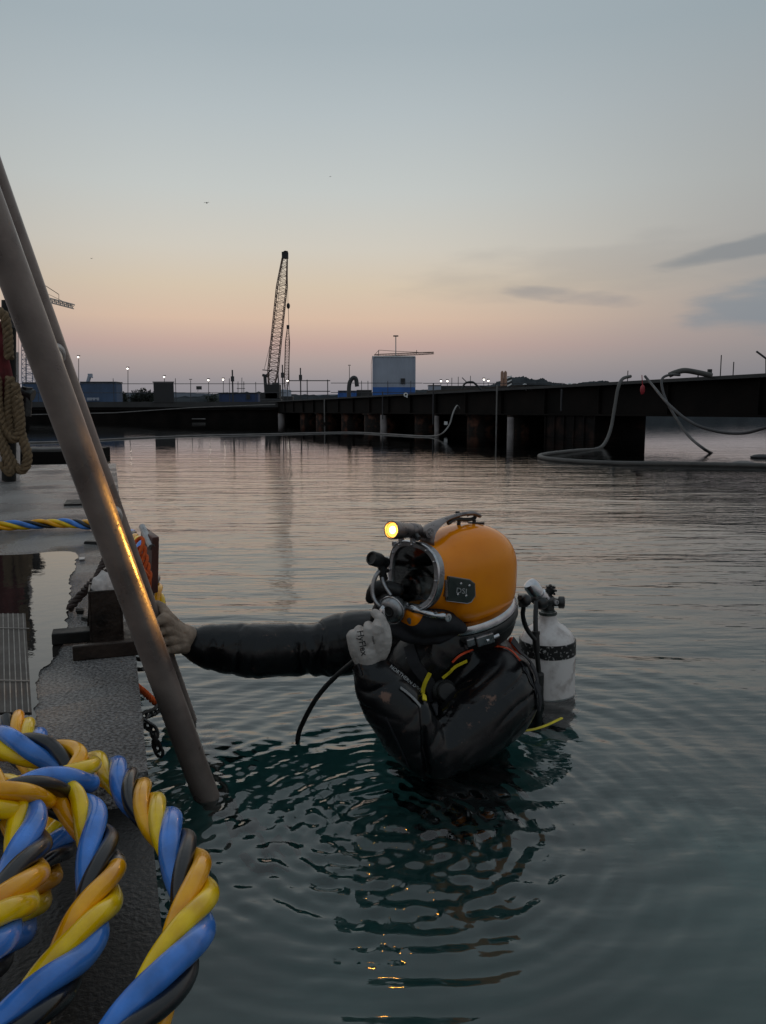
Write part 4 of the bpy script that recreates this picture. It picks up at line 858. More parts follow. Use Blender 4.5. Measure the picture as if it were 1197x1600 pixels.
# head inside the helmet
HC = at(729, 888, 2.45)
FH = Vector((-math.sin(R(53)), -math.cos(R(53)), 0)); SH = Vector((-FH.y, FH.x, 0))
Hm = Matrix((FH, SH, Vector((0, 0, 1)))).transposed()
def hl(a, b_, c): return HC + Hm @ Vector((a, b_, c))
b.ball(hl(.0, 0, .0), (.095, .075, .115), 24, 18, Hm)
limb(b, [(hl(-.01, 0, -.05), .055), (at(730, 975, 2.49), .07)])
e1 = [at(478, y, 2.5) for y in (975, 1050)]
CR0, CR1 = at(667, 1200, 2.12), at(658, 1095, 2.16)
def wrinkle(p):
    q = p * 7; w_ = noise.noise(Vector((q.x * 1.0, q.y, q.z * 1.6))) * .005 + noise.noise(p * 19) * .0015
    # fold rings on arms
    w_ += .0035 * math.sin(p.x * 95 + 5 * noise.noise(p * 8)) * max(0, 1 - abs(p.x + .23) / .10)
    gv = lambda x: (1 - abs(math.sin(x))) ** 3
    de = (p - at(668, 1150, 2.12)).length
    w_ -= .010 * gv((p.x * 26 - p.z * 30) + 2.2 * noise.noise(p * 6)) * max(0, 1 - de / .15)
    ds = (p - at(800, 1095, 2.25)).length
    w_ -= .013 * gv((p.z - .75 * p.x) * 46 + 1.8 * noise.noise(p * 5)) * max(0, 1 - ds / .14)
    w_ -= .009 * gv(p.z * 48 + p.x * 18 + 2.5 * noise.noise(p * 8)) * max(0, 1 - (p - at(588, 1085, 2.1)).length / .12)
    if p.x < .0:      # far arm: ring folds at the elbow and behind the cuff
        w_ -= .010 * gv(p.x * 42 + p.z * 9 + 1.6 * noise.noise(p * 9)) * max(0, 1 - abs(p.x + .20) / .12)
        w_ -= .006 * gv(p.x * 60 - p.z * 14 + 1.6 * noise.noise(p * 10)) * max(0, 1 - abs(p.x + .47) / .09)
    r_ = noise.noise(p * 11 + Vector((5, 2, 1))); w_ += .004 * max(0, .25 - abs(r_)) * 2
    if p.y < 2.30 and p.z > -.05:      # deep crease where forearm and upper arm press together
        t_ = min(1, max(0, (p.z + .02) / .26)); cx_ = CR0.x + (CR1.x - CR0.x) * t_; dx = (p.x - cx_) / .009
        w_ -= .028 * math.exp(-dx * dx) * max(0, 1 - abs(t_ - .35) / .75)
    return w_
body = remesh(b, 'wetsuit_body', .006, 6, M['neoprene'], person, fn=wrinkle)
bpy.context.view_layer.update()
def bvh(o):
    o0 = WL[o.name]; return BVHTree.FromPolygons([v.co + o0 for v in o.data.vertices], [tuple(p.vertices) for p in o.data.polygons])
BV = bvh(body)
def hit(u, v, off=.002, tree=None):
    d = ray(u, v).normalized(); r_ = (tree or BV).ray_cast(Vector((0, 0, CH)), d)
    if r_[0] is None: return at(u, v, 2.3)
    return r_[0] + (r_[1] if r_[1].dot(d) < 0 else -r_[1]) * off
def ribbon(name, uvs, wd, th, mt, parent, off=.003, tree=None, per=8, round_=False):
    """strap lying on the suit"""
    P = [hit(q[0], q[1], off, tree) for q in spline(uvs, per=per)]
    # smooth
    for _ in range(4): P = [P[0]] + [(P[i - 1] + P[i] * 2 + P[i + 1]) / 4 for i in range(1, len(P) - 1)] + [P[-1]]
    if round_: return MB().tube(P, wd / 2, 8).build(name, mt, parent)
    mb = MB(); vs = []; n = len(P)
    for i in range(n):
        t_ = (P[min(i + 1, n - 1)] - P[max(i - 1, 0)]).normalized(); q = (tree or BV).find_nearest(P[i]); nn = q[1] if q[0] is not None else Vector((0, -1, 0)); s_ = t_.cross(nn).normalized()
        for a, c in ((-1, 0), (1, 0), (1, 1), (-1, 1)): vs.append(P[i] + s_ * wd / 2 * a + nn * (th * c))
    fs = [(4 * i + k, 4 * i + (k + 1) % 4, 4 * i + 4 + (k + 1) % 4, 4 * i + 4 + k) for i in range(n - 1) for k in range(4)]
    mb.add(vs, fs + [(0, 3, 2, 1), (4 * n - 4, 4 * n - 3, 4 * n - 2, 4 * n - 1)]); return mb.build(name, mt, parent)
# eyes and face
fm = MB(); fm.ball(hl(.03, 0, .01), (.078, .062, .085), 20, 14, Hm); fm.ball(hl(.112, 0, -.012), (.018, .014, .024), 12, 8, Hm); fm.ball(hl(.095, 0, .038), (.018, .05, .012), 12, 8, Hm); fm.ball(hl(.098, 0, -.045), (.016, .026, .012), 12, 8, Hm)
remesh(fm, 'face', .004, 4, M['skin'], person)
for s_ in (-1, 1):
    MB().ball(hl(.095, s_ * .03, .018), (.012, .012, .010), 12, 8, Hm).build('eye', mat('eye', (.5, .5, .5), .2, var=.05), person)
# suit details
ribbon('shoulder_piping', [(706, 1034), (718, 1023), (740, 1014), (762, 1011), (785, 1013), (800, 1020), (812, 1034)], .006, .003, M['piping'], person)
ribbon('seam', [(812, 1034), (826, 1058), (836, 1085), (838, 1110)], .005, .002, M['softblack'], person)
ribbon('yellow_strap', [(726, 1031), (712, 1038), (700, 1048), (690, 1057)], .008, .004, M['yellowstrap'], person, off=.008)
ribbon('yellow_strap', [(672, 1050), (663, 1068), (660, 1085), (661, 1098)], .012, .004, M['yellowstrap'], person, off=.008)
zp = [hit(u, v, .003) for u, v in [(626, 1076), (634, 1082), (642, 1089), (649, 1096), (655, 1104)]]
MB().tube(sp3(zp), .0035, 6).build('zip_track', M['softblack'], person)
mb = MB()
for p in sp3(zp, per=5): mb.box(p + Vector((0, -.004, .002)), (.0035, .003, .0065))
mb.build('zip_teeth', M['paleprint'], person, smooth=False)
vc = hit(690, 1078, .012)
va = Vector((.25, -.9, .35)).normalized()
mb = MB(); mb._lathe(vc - va * .02, va, [(0, .036), (.03, .038), (.034, .034), (.036, .030), (.052, .029), (.056, .025)], 28); mb.build('chest_valve', M['rubber'], person)
mb = MB()
for k in range(14):
    a = k / 14 * 6.28; e1_ = va.cross(Vector((0, 0, 1))).normalized(); e2_ = va.cross(e1_); mb.box(vc + va * .022 + (e1_ * math.cos(a) + e2_ * math.sin(a)) * .029, (.004, .004, .012))
mb.build('valve_grip', M['darkmetal'], person, smooth=False)
ribbon('harness_strap', [(800, 1000), (815, 1020), (832, 1050), (838, 1080), (842, 1110)], .03, .004, M['softblack'], person, off=.006)
ribbon('harness_strap', [(640, 1010), (650, 1040), (668, 1062), (676, 1084), (676, 1110)], .034, .004, M['softblack'], person, off=.004)
# reddish-brown scuffs and glossy sheen, both painted into the suit colour
nm = M['neoprene'].node_tree; nn_, ll_ = nm.nodes, nm.links; pb_ = nn_['Principled BSDF']
tcs = nn_.new('ShaderNodeTexCoord'); ns_ = nn_.new('ShaderNodeTexNoise'); ns_.inputs['Scale'].default_value = 26; ns_.inputs['Detail'].default_value = 8; ns_.inputs['Roughness'].default_value = .72; ll_.new(tcs.outputs['Object'], ns_.inputs[0])
msk = None
for (u, v, rad) in ((735, 1120, .052), (765, 1100, .050), (603, 1088, .035)):
    c_ = hit(u, v, 0) - WL[body.name]; vd = nn_.new('ShaderNodeVectorMath'); vd.operation = 'DISTANCE'; ll_.new(tcs.outputs['Object'], vd.inputs[0]); vd.inputs[1].default_value = c_
    mr_ = nn_.new('ShaderNodeMapRange'); ll_.new(vd.outputs['Value'], mr_.inputs[0]); mr_.inputs[1].default_value = 0; mr_.inputs[2].default_value = rad; mr_.inputs[3].default_value = .19; mr_.inputs[4].default_value = 0
    if msk is None: msk = mr_.outputs[0]
    else: mm = nn_.new('ShaderNodeMath'); mm.operation = 'MAXIMUM'; ll_.new(msk, mm.inputs[0]); ll_.new(mr_.outputs[0], mm.inputs[1]); msk = mm.outputs[0]
ad_ = nn_.new('ShaderNodeMath'); ad_.operation = 'ADD'; ll_.new(ns_.outputs[0], ad_.inputs[0]); ll_.new(msk, ad_.inputs[1])
m2_ = nn_.new('ShaderNodeMapRange'); ll_.new(ad_.outputs[0], m2_.inputs[0]); m2_.inputs[1].default_value = .63; m2_.inputs[2].default_value = .72
old = pb_.inputs['Base Color'].links[0].from_socket; mxx = nn_.new('ShaderNodeMix'); mxx.data_type = 'RGBA'; ll_.new(m2_.outputs[0], mxx.inputs[0]); ll_.new(old, mxx.inputs[6]); mxx.inputs[7].default_value = (.16, .085, .06, 1); ll_.new(mxx.outputs[2], pb_.inputs['Base Color'])
ribbon('arm_seam', [(640, 1200), (622, 1160), (603, 1120)], .004, .0015, M['softblack'], person, off=.001)
ribbon('arm_seam', [(560, 978), (558, 1005), (560, 1035), (566, 1055)], .004, .0015, M['softblack'], person, off=.001)
def text_on(name, s, u0, v0, du, dv, size, mt, parent, tree, off=.0012, bold=0):
    """writing laid on a curved surface: baseline starts at (u0,v0) and runs along (du,dv)"""
    c = bpy.data.curves.new(name, 'FONT'); c.body = s; c.size = 1; c.resolution_u = 3; c.offset = bold
    o = bpy.data.objects.new('tmp', c); COL.objects.link(o); bpy.context.view_layer.update()
    me = bpy.data.meshes.new_from_object(o.evaluated_get(bpy.context.evaluated_depsgraph_get())); bpy.data.objects.remove(o)
    bm = bmesh.new(); bm.from_mesh(me); bmesh.ops.triangulate(bm, faces=bm.faces); bmesh.ops.subdivide_edges(bm, edges=[e for e in bm.edges if e.calc_length() > .15], cuts=1); bmesh.ops.triangulate(bm, faces=bm.faces)
    d = Vector((du, dv)).normalized(); nrm = Vector((d.y, -d.x)); mb = MB()
    mb.v = [hit(u0 + (d.x * v.co.x + nrm.x * v.co.y) * size, v0 + (d.y * v.co.x + nrm.y * v.co.y) * size, off, tree) for v in bm.verts]
    bm.verts.ensure_lookup_table(); mb.f = [tuple(v.index for v in f.verts) for f in bm.faces]; bm.free()
    return mb.build(name, mt, parent, smooth=False)
text_on('chest_lettering', 'NORTHERN DIVER', 608, 1043, .78, .62, 8, M['paleprint'], person, BV)
text_on('chest_lettering', 'A', 634, 1029, .9, .2, 8, M['paleprint'], person, BV)

# ---- gloves
def finger(mb, pts, r0, r1):
    n = len(pts); limb(mb, [(p, r0 + (r1 - r0) * i / (n - 1)) for i, p in enumerate(pts)], 14)
# left hand (near): back of the hand to the camera, fist closing on the hose at the chin
g = MB(); Yh = 2.13
def gh(u, v, y): return at(u, v, y)
limb(g, [(gh(579, 1047, 2.165), .036), (gh(577, 1034, 2.155), .035), (gh(575, 1020, 2.15), .037)], 20)
for u0, u1 in ((556, 552), (567, 564), (579, 578), (591, 592)):
    limb(g, [(gh(u0 + (575 - u0) * .45, 1034, 2.15), .020), (gh(u0, 1012, 2.14), .021), (gh(u1, 994, 2.135), .0185)], 16)
KN = [(549, 1001, 2.142), (561, 991, 2.130), (575, 984, 2.124), (590, 979, 2.124)]
for k, (u, v, y) in enumerate(KN):
    r = [.0125, .0138, .0142, .014][k]
    p0 = gh(u, v, y); tip = [(552, 1000, 2.215), (562, 990, 2.225), (575, 985, 2.235), (590, 978, 2.23)][k]
    finger(g, [gh(u + (574 - u) * .25, v + 16, y + .004), p0, gh(u - 1 + (1 if k > 1 else 0), v - 8 + k, y + .022), gh(u + 2, v - 7 + k, y + .056), gh(*tip), gh(tip[0] + 3, tip[1] + 14, tip[2] - .012)], r * 1.0, r * .8)
finger(g, [gh(596, 1022, 2.145), gh(603, 1004, 2.135), gh(602, 985, 2.135), gh(594, 966, 2.15), gh(586, 958, 2.168)], .0185, .0125)
def knit(p): return .0012 * noise.noise(p * 60) + .0008 * noise.noise(p * 140)
gl = remesh(g, 'glove', .0023, 1, M['glove'], person, fn=knit); gl['label'] = 'pale grey printed glove at the chin'
GV = bvh(gl)
P = [at(577 + math.sin(t) * 1, 1041, 2.160) for t in (0,)]
mb = MB(); cax = (at(577, 1030, 2.155) - at(579, 1050, 2.167)).normalized(); cc = at(579, 1046, 2.164)
e1_ = cax.cross(Vector((0, 1, 0))).normalized(); e2_ = cax.cross(e1_)
mb.tube([cc + (e1_ * math.cos(a) * .0385 + e2_ * math.sin(a) * .0375) for a in np.linspace(0, 6.283, 33)[:-1]], .0032, 8, closed=True)
mb.tube([cc - cax * .009 + (e1_ * math.cos(a) * .037 + e2_ * math.sin(a) * .036) for a in np.linspace(0, 6.283, 33)[:-1]], .0028, 8, closed=True)
mb.build('cuff', M['glove'], person)
text_on('glove_lettering', 'HyFlex', 558, 986, .18, .98, 14, M['ink'], person, GV, off=.0008, bold=.012)
text_on('glove_lettering', 'Ansell', 581, 994, .18, .98, 5, M['ink'], person, GV, off=.0008, bold=.01)
# right hand gripping the far rail of the ladder
def rail2(t): return lf2 + d2 * t
rd = d2.normalized()
def rail_at(v):     # point on the far rail at image row v
    lo, hi = 0, 1
    for _ in range(40):
        m_ = (lo + hi) / 2; p = rail2(m_); q_ = p - Vector((0, 0, CH)); vv = 800 - F * q_.dot(UP) / q_.dot(FW)
        if vv > v: lo = m_
        else: hi = m_
    return rail2(lo)
g = MB(); wr = at(300, 1003, 2.52)
RR = .031
toC = Vector((0, -1, 0)); toC = (toC - rd * toC.dot(rd)).normalized(); toR = rd.cross(toC)
if toR.x < 0: toR = -toR
def onrail(v, ang_, gap): return rail_at(v) + (toR * math.cos(ang_) + toC * math.sin(ang_)) * (RR + gap)
limb(g, [(wr + Vector((.012, 0, 0)), .042), (wr, .040), (at(289, 996, 2.49), .042)], 20)
for k, v in enumerate((966, 981, 996, 1010)):
    kn = onrail(v, R(28), .022)
    limb(g, [(wr + (kn - wr) * .05 + Vector((0, 0, .014 - .009 * k)), .027), (wr + (kn - wr) * .55 + Vector((0, -.006, 0)), .0255), (kn, .020)], 16)
    r = (.0145, .015, .0145, .0125)[k]
    finger(g, [kn, onrail(v - 1, R(58), .016), onrail(v, R(95), .0125), onrail(v + 1, R(135), .0115), onrail(v + 2, R(170), .0115)], r * 1.0, r * .8)
finger(g, [wr + Vector((-.02, .005, .03)), onrail(968, R(0), .022), onrail(958, R(-35), .013), onrail(955, R(-75), .012)], .019, .0125)
gr_ = remesh(g, 'glove', .0026, 1, M['glove_tan'], person, fn=lambda p: .0016 * noise.noise(p * 45) + .0008 * noise.noise(p * 120)); gr_['label'] = 'tan glove gripping the ladder rail'
mb = MB(); ca = (wr - at(289, 996, 2.49)).normalized(); cc = wr + ca * .012; e1_ = ca.cross(Vector((0, 0, 1))).normalized(); e2_ = ca.cross(e1_)
mb.tube([cc + (e1_ * math.cos(a) + e2_ * math.sin(a)) * .044 for a in np.linspace(0, 6.283, 33)[:-1]], .0035, 8, closed=True); mb.build('cuff', M['glove_tan'], person)

# ---- helmet
hel = thing('diving_helmet', 'glossy orange commercial diving helmet with a large round faceport', 'helmet', HC - Vector((0, 0, .17)))
prof = [(-.152, .012, .012, .06), (-.150, .045, .042, .095), (-.141, .075, .070, .118), (-.122, .098, .097, .135), (-.092, .117, .120, .148), (-.05, .129, .136, .155), (0, .133, .142, .158), (.05, .131, .138, .156), (.10, .125, .126, .142), (.145, .119, .111, .120), (.188, .115, .102, .100), (.208, .113, .0975, .0935)]
def shell(mb, prof, off=0, seg=64, e=2.35, flip=False, inner=0):
    Pn = spline(prof, per=7); vs = []; n = len(Pn)
    for x, w_, zt, zb in Pn:
        for k in range(seg):
            a = 2 * math.pi * k / seg; c_, s_ = math.cos(a), math.sin(a)
            yy = math.copysign(abs(c_) ** (2 / e), c_) * max(w_ - off, .001); z_ = math.copysign(abs(s_) ** (2 / e), s_) * max((zt if s_ > 0 else zb) - off, .001)
            if s_ < 0 and x < .12: ee = 3.4; yy = math.copysign(abs(c_) ** (2 / ee), c_) * max(w_ - off, .001); z_ = -abs(s_) ** (2 / ee) * max(zb - off, .001)
            vs.append(hl(x + (off if x < 0 else 0), yy, z_))
    fs = [(i * seg + k, (i + 1) * seg + k, (i + 1) * seg + (k + 1) % seg, i * seg + (k + 1) % seg) for i in range(n - 1) for k in range(seg)]
    fs.append(tuple(range(seg)))
    return mb.add(vs, fs)
mb = shell(MB(), prof); sh = mb.build('shell', M['orange'], hel, auto=R(80))
shell(MB(), prof, off=.006).build('liner', M['softblack'], hel, auto=R(80))
HB = bvh(sh)
# port rim: rounded rectangle-ellipse, tilted back
def port(a, sc, tilt=.10, seg=48, e=2.6):
    o = []
    for k in range(seg):
        t_ = 2 * math.pi * k / seg; c_, s_ = math.cos(t_), math.sin(t_)
        yy = math.copysign(abs(c_) ** (2 / e), c_) * .115 * sc * (1 - .06 * (s_ < 0) * abs(s_)); z_ = math.copysign(abs(s_) ** (2 / e), s_) * .098 * sc
        o.append(hl(a + .048 - z_ * tilt - abs(yy) ** 2 * .9, yy, z_ + .006))
    return o
mb = MB(); A_ = port(.160, 1.02); B_ = port(.176, 1.02); C_ = port(.181, .97); D_ = port(.179, .86); E_ = port(.165, .85)
n = 48; vs = A_ + B_ + C_ + D_ + E_; fs = [(j * n + k, j * n + (k + 1) % n, (j + 1) * n + (k + 1) % n, (j + 1) * n + k) for j in range(4) for k in range(n)]
mb.add(vs, fs); mb.build('port_retainer', M['dullmetal'], hel, auto=R(30))
mb = MB(); mb.tube(port(.179, 1.0), .0042, 8, closed=True); mb.build('retainer_edge', M['chrome'], hel)
mb = MB(); fr = port(.172, .86); bk = port(.166, .86); mb.add(fr + bk, [tuple(range(n)), tuple(range(n, 2 * n))[::-1]] + [(k, k + n, (k + 1) % n + n, (k + 1) % n) for k in range(n)]); mb.build('faceport', M['visor'], hel, auto=R(30))
sc_ = port(.1815, .925)
for k in range(0, 48, 4):
    p = sc_[k]; MB()._lathe(p - FH * .002, FH, [(0, .0038), (.004, .0036), (.0048, .002)], 10).build('port_screw', M['chrome'], hel)
# oral-nasal mask inside
MB().ball(hl(.150, 0, -.045), (.035, .045, .035), 20, 14, Hm).build('oral_nasal_mask', M['rubber'], hel)
# chin: orange regulator body with clamp bar
mb = MB()
pr2 = [(.10, .075, .030, .045), (.13, .070, .030, .05), (.16, .064, .030, .052), (.185, .056, .026, .046), (.20, .044, .020, .034), (.206, .02, .01, .02)]
Pn = spline(pr2, per=5); vs = []; seg = 32
for x, w_, zt, zb in Pn:
    for k in range(seg):
        a = 2 * math.pi * k / seg; c_, s_ = math.cos(a), math.sin(a)
        vs.append(hl(x + .042, math.copysign(abs(c_) ** .8, c_) * w_, -.112 + math.copysign(abs(s_) ** .8, s_) * (zt if s_ > 0 else zb)))
fs = [(i * seg + k, (i + 1) * seg + k, (i + 1) * seg + (k + 1) % seg, i * seg + (k + 1) % seg) for i in range(len(Pn) - 1) for k in range(seg)] + [tuple(range(seg)), tuple((len(Pn) - 1) * seg + k for k in range(seg))[::-1]]
mb.add(vs, fs).build('chin_body', M['orange'], hel, auto=R(60))
cp = [hl(.185, .108, -.100), hl(.208, .098, -.098), (hl(.226, .07, -.092)), hl(.236, .03, -.088), hl(.238, -.02, -.086), hl(.230, -.06, -.080), hl(.214, -.09, -.066)]
cps = sp3(cp); MB().tube(cps, [.0105 + .0015 * math.sin(i * .6) for i in range(len(cps))], 14).build('clamp_bar', M['chrome'], hel)
mb = MB(); mb._lathe(hl(.180, .114, -.104), SH, [(-.022, .009), (-.004, .010), (0, .012), (.006, .012), (.0065, .006), (.003, .005)], 18); mb.build('clamp_screw', M['chrome'], hel)
for q in (8, 18, 28): MB()._lathe(cps[q] + Vector((0, 0, .004)), (FH * .6 + Vector((0, 0, .8))), [(0, .006), (.009, .006), (.010, .004)], 10).build('clamp_rivet', M['dullmetal'], hel)
# demand regulator: disc in front
rx = (FH * .80 + SH * .30 + Vector((0, 0, -.12))).normalized(); rc = at(612, 953, HC.y - .165)
mb = MB(); mb._lathe(rc, rx, [(-.040, .026), (-.026, .034), (-.012, .037), (-.010, .040), (.000, .041), (.002, .038), (.008, .036), (.013, .031), (.016, .018), (.015, .010)], 40); rg_ = mb.build('regulator', M['dullmetal'], hel)
MB()._lathe(rc, rx, [(.0145, .0175), (.018, .017), (.0185, .012), (.0165, .010)], 24).build('purge_button', M['rubber'], rg_)
MB().tube([rc + rx * .0015 + (rx.cross(Vector((0, 0, 1))).normalized() * math.cos(a) + rx.cross(rx.cross(Vector((0, 0, 1))).normalized()) * math.sin(a)) * .041 for a in np.linspace(0, 6.283, 41)[:-1]], .0022, 8, closed=True).build('cover_ring', M['chrome'], rg_)
kn = at(644, 967, HC.y - .150); ka = (SH * .9 + FH * .2 + Vector((0, 0, -.1))).normalized()
MB()._lathe(kn, ka, [(-.05, .006), (-.022, .006), (-.02, .016), (-.014, .019), (.012, .0185), (.018, .015), (.020, .008)], 24).build('adjust_knob', M['knob'], hel)
# bent tube and whiskers at far side of the face
bt = [at(606, 892, HC.y - .10), at(598, 889, HC.y - .12), at(589, 897, HC.y - .13), at(583, 913, HC.y - .135), at(583, 930, HC.y - .14), at(590, 944, HC.y - .15), at(600, 950, HC.y - .15)]
MB().tube(sp3(bt), .0065, 12).build('bent_tube', M['dullmetal'], hel)
MB().tube(sp3([at(604, 885, HC.y - .09), at(598, 892, HC.y - .11), at(598, 905, HC.y - .125), at(603, 918, HC.y - .14), at(611, 930, HC.y - .15)]), .0055, 12).build('bent_tube', M['dullmetal'], hel)
mb = MB(); limb(mb, [(at(622, 922, HC.y - .11), .020), (at(600, 918, HC.y - .10), .024), (at(585, 922, HC.y - .09), .022), (at(579, 935, HC.y - .085), .016)], 18); limb(mb, [(at(604, 935, HC.y - .11), .018), (at(592, 952, HC.y - .10), .020), (at(586, 972, HC.y - .09), .017)], 18)
remesh(mb, 'exhaust_whisker', .0035, 3, M['rubber'], hel)
mb = MB(); limb(mb, [(at(604, 945, HC.y - .16), .010), (at(598, 955, HC.y - .165), .012), (at(600, 966, HC.y - .165), .011)], 14); mb.build('fitting', M['chrome'], hel)
# second torch / camera, black, left of the port
ta = (at(580, 872, HC.y - .16) - at(612, 882, HC.y - .10)).normalized(); t0 = at(606, 880, HC.y - .11)
MB()._lathe(t0, ta, [(0, .010), (.006, .015), (.03, .0165), (.034, .020), (.040, .0215), (.070, .0215), (.074, .019), (.0735, .015), (.068, .014)], 24).build('side_camera', M['rubber'], hel)
MB().tube([t0 + ta * .03, at(597, 893, HC.y - .12), at(600, 905, HC.y - .11)], .012, 12).build('camera_mount', M['darkmetal'], hel)
# weighted top handle
hp = [(672, 856, .190, .024), (668, 846, .188, .033), (668, 834, .178, .036), (674, 824, .155, .034), (686, 816, .125, .024), (700, 810, .09, .013), (720, 804, .05, .0095), (738, 802, .02, .009), (750, 806, -.01, .008)]
def plate_sweep(mb, pts, th):
    """flat bar swept along pts (u, v, local forward, half width)"""
    C_ = [(hl(a, 0, 0) * 0 + at(u, v, HC.y - a * .68), w_) for u, v, a, w_ in [tuple(q) for q in spline(pts, per=6)]]; vs = []
    n = len(C_)
    for i, (p, w_) in enumerate(C_):
        t_ = (C_[min(i + 1, n - 1)][0] - C_[max(i - 1, 0)][0]).normalized(); s_ = (SH - t_ * SH.dot(t_)).normalized(); u_ = t_.cross(s_)
        for k in range(12):
            a = 2 * math.pi * k / 12; vs.append(p + s_ * math.cos(a) * w_ + u_ * math.sin(a) * th * (1 if w_ < .014 else 1.1))
    fs = [(i * 12 + k, i * 12 + (k + 1) % 12, (i + 1) * 12 + (k + 1) % 12, (i + 1) * 12 + k) for i in range(n - 1) for k in range(12)] + [tuple(range(12))[::-1], tuple((n - 1) * 12 + k for k in range(12))]
    return mb.add(vs, fs)
hd = plate_sweep(MB(), hp, .0065).build('top_handle', M['bronze'], hel)
ep = at(672, 833, HC.y - .20); ea = Vector((-.35, -.85, .38)).normalized()
mb = MB(); e1_ = ea.cross(Vector((0, 0, 1))).normalized(); e2_ = ea.cross(e1_)
for rr_ in (.0135, .010): mb.tube([ep + e1_ * math.cos(a) * rr_ * .8 + e2_ * math.sin(a) * rr_ for a in np.linspace(0, 6.283, 25)[:-1]], .0012, 6, closed=True)
for a in np.linspace(0, 6.283, 7)[:-1]: mb.tube([ep, ep + e1_ * math.cos(a) * .0075 + e2_ * math.sin(a) * .009], .0011, 5)
mb.build('cast_emblem', M['bronze'], hd)
mb = MB(); mb.tube(sp3([at(700, 818, HC.y - .06), at(712, 811, HC.y - .04), at(728, 812, HC.y - .01), at(740, 810, HC.y + .01), at(743, 803, HC.y + .01), at(736, 801, HC.y), at(729, 805, HC.y)]), .0062, 10); mb.build('handle_loop', M['darkmetal'], hel)
MB().box(at(715, 802, HC.y - .02), (.013, .013, .013)).build('handle_bolt', M['darkmetal'], hel, smooth=False, bevel=.001)
mb = MB(); mb.box(at(744, 817, HC.y + .01), (.05, .016, .006)); mb.tube([at(741, 812, HC.y), at(741, 820, HC.y)], .006, 8); 
MB().tube([at(718, 810, HC.y - .02), at(716, 824, HC.y - .02)], .006, 8).build('handle_foot', M['darkmetal'], hel)
mb.build('handle_lug', M['darkmetal'], hel, smooth=False, bevel=.001)
# head torch
la = at(612, 828, HC.y - .20); lb = at(650, 829, HC.y - .11); ld = (la - lb).normalized(); Ll = (la - lb).length
tor = MB()._lathe(lb, ld, [(-.012, .010), (-.010, .020), (0, .0215), (Ll * .25, .0225), (Ll * .28, .0205), (Ll * .34, .0225), (Ll * .6, .0225), (Ll * .66, .0255), (Ll, .027), (Ll + .001, .0245), (Ll - .006, .0215)], 32).build('head_torch', M['bronze'], hel)
MB()._lathe(la, ld, [(-.008, .0215), (-.004, .0205)], 28).build('reflector', M['torchring'], tor)
MB()._lathe(la, ld, [(-.0042, .0110), (-.002, .0090), (-.001, .004)], 24).build('bulb', M['torchglow'], tor)
mb = MB(); mb.tube([la + ld * .0005 + (ld.cross(Vector((0, 0, 1))).normalized() * math.cos(a) + ld.cross(ld.cross(Vector((0, 0, 1))).normalized()) * math.sin(a)) * .0245 for a in np.linspace(0, 6.283, 33)[:-1]], .0022, 8, closed=True); mb.build('bezel', M['bronze'], tor)
mb = MB(); mb.tube([lb + ld * .02, at(654, 842, HC.y - .15)], .009, 10); mb.build('torch_clamp', M['darkmetal'], hel)
mb = MB()
for q in (30, 33, 36):
    mb = MB(); mb.box(port(.178, 1.06)[(q + 24 + 6) % 48], (.014, .012, .016), Hm); mb.build('port_lug', M['dullmetal'], hel, smooth=False, bevel=.001)
# side plate with DSI
sp_ = []
corners = [(698, 900), (731, 905), (739, 911), (740, 930), (734, 939), (728, 941), (695, 936)]
cpts = spline([tuple(c) + (0,) for c in corners + corners[:1]], per=1)
grid = MB(); pl_ = [hit(u, v, .0015, HB) for u, v in corners]; pu = [hit(u, v, .0085, HB) for u, v in corners]; pi_ = [hit(u + (718 - u) * .06, v + (920 - v) * .08, .0105, HB) for u, v in corners]
n = len(corners); c0 = hit(718, 920, .0112, HB)
grid.add(pl_ + pu + pi_ + [c0], [(k, (k + 1) % n, (k + 1) % n + n, k + n) for k in range(n)] + [(k + n, (k + 1) % n + n, (k + 1) % n + 2 * n, k + 2 * n) for k in range(n)] + [(k + 2 * n, (k + 1) % n + 2 * n, 3 * n) for k in range(n)])
spo = grid.build('side_plate', M['plate'], hel, smooth=False, bevel=.001)
MB().tube(pu, .0013, 6, closed=True).build('plate_edge', M['dullmetal'], hel)
SPB = bvh(spo)
for u, v in ((720, 912), (733, 915), (715, 929), (728, 931)): MB()._lathe(hit(u, v, -.001, SPB), (SH + FH * .1).normalized(), [(0, .0042), (.003, .004), (.004, .002)], 12).build('plate_bolt', M['chrome'], hel)
text_on('plate_lettering', 'DSI', 712, 926, 1, .12, 12, M['paleprint'], hel, SPB, off=.0008)
mb = MB(); mb.tube([hit(724, 925, .0125, SPB) for _ in (0,)] + [hit(724, 925, .0128, SPB)], .0001, 4) if False else None
# strut from plate towards rim
MB().box((pl_[0] + pl_[6]) / 2 + FH * .004 + SH * .003, (.010, .012, .05), Hm).build('plate_hinge', M['bronze'], hel, smooth=False, bevel=.002)
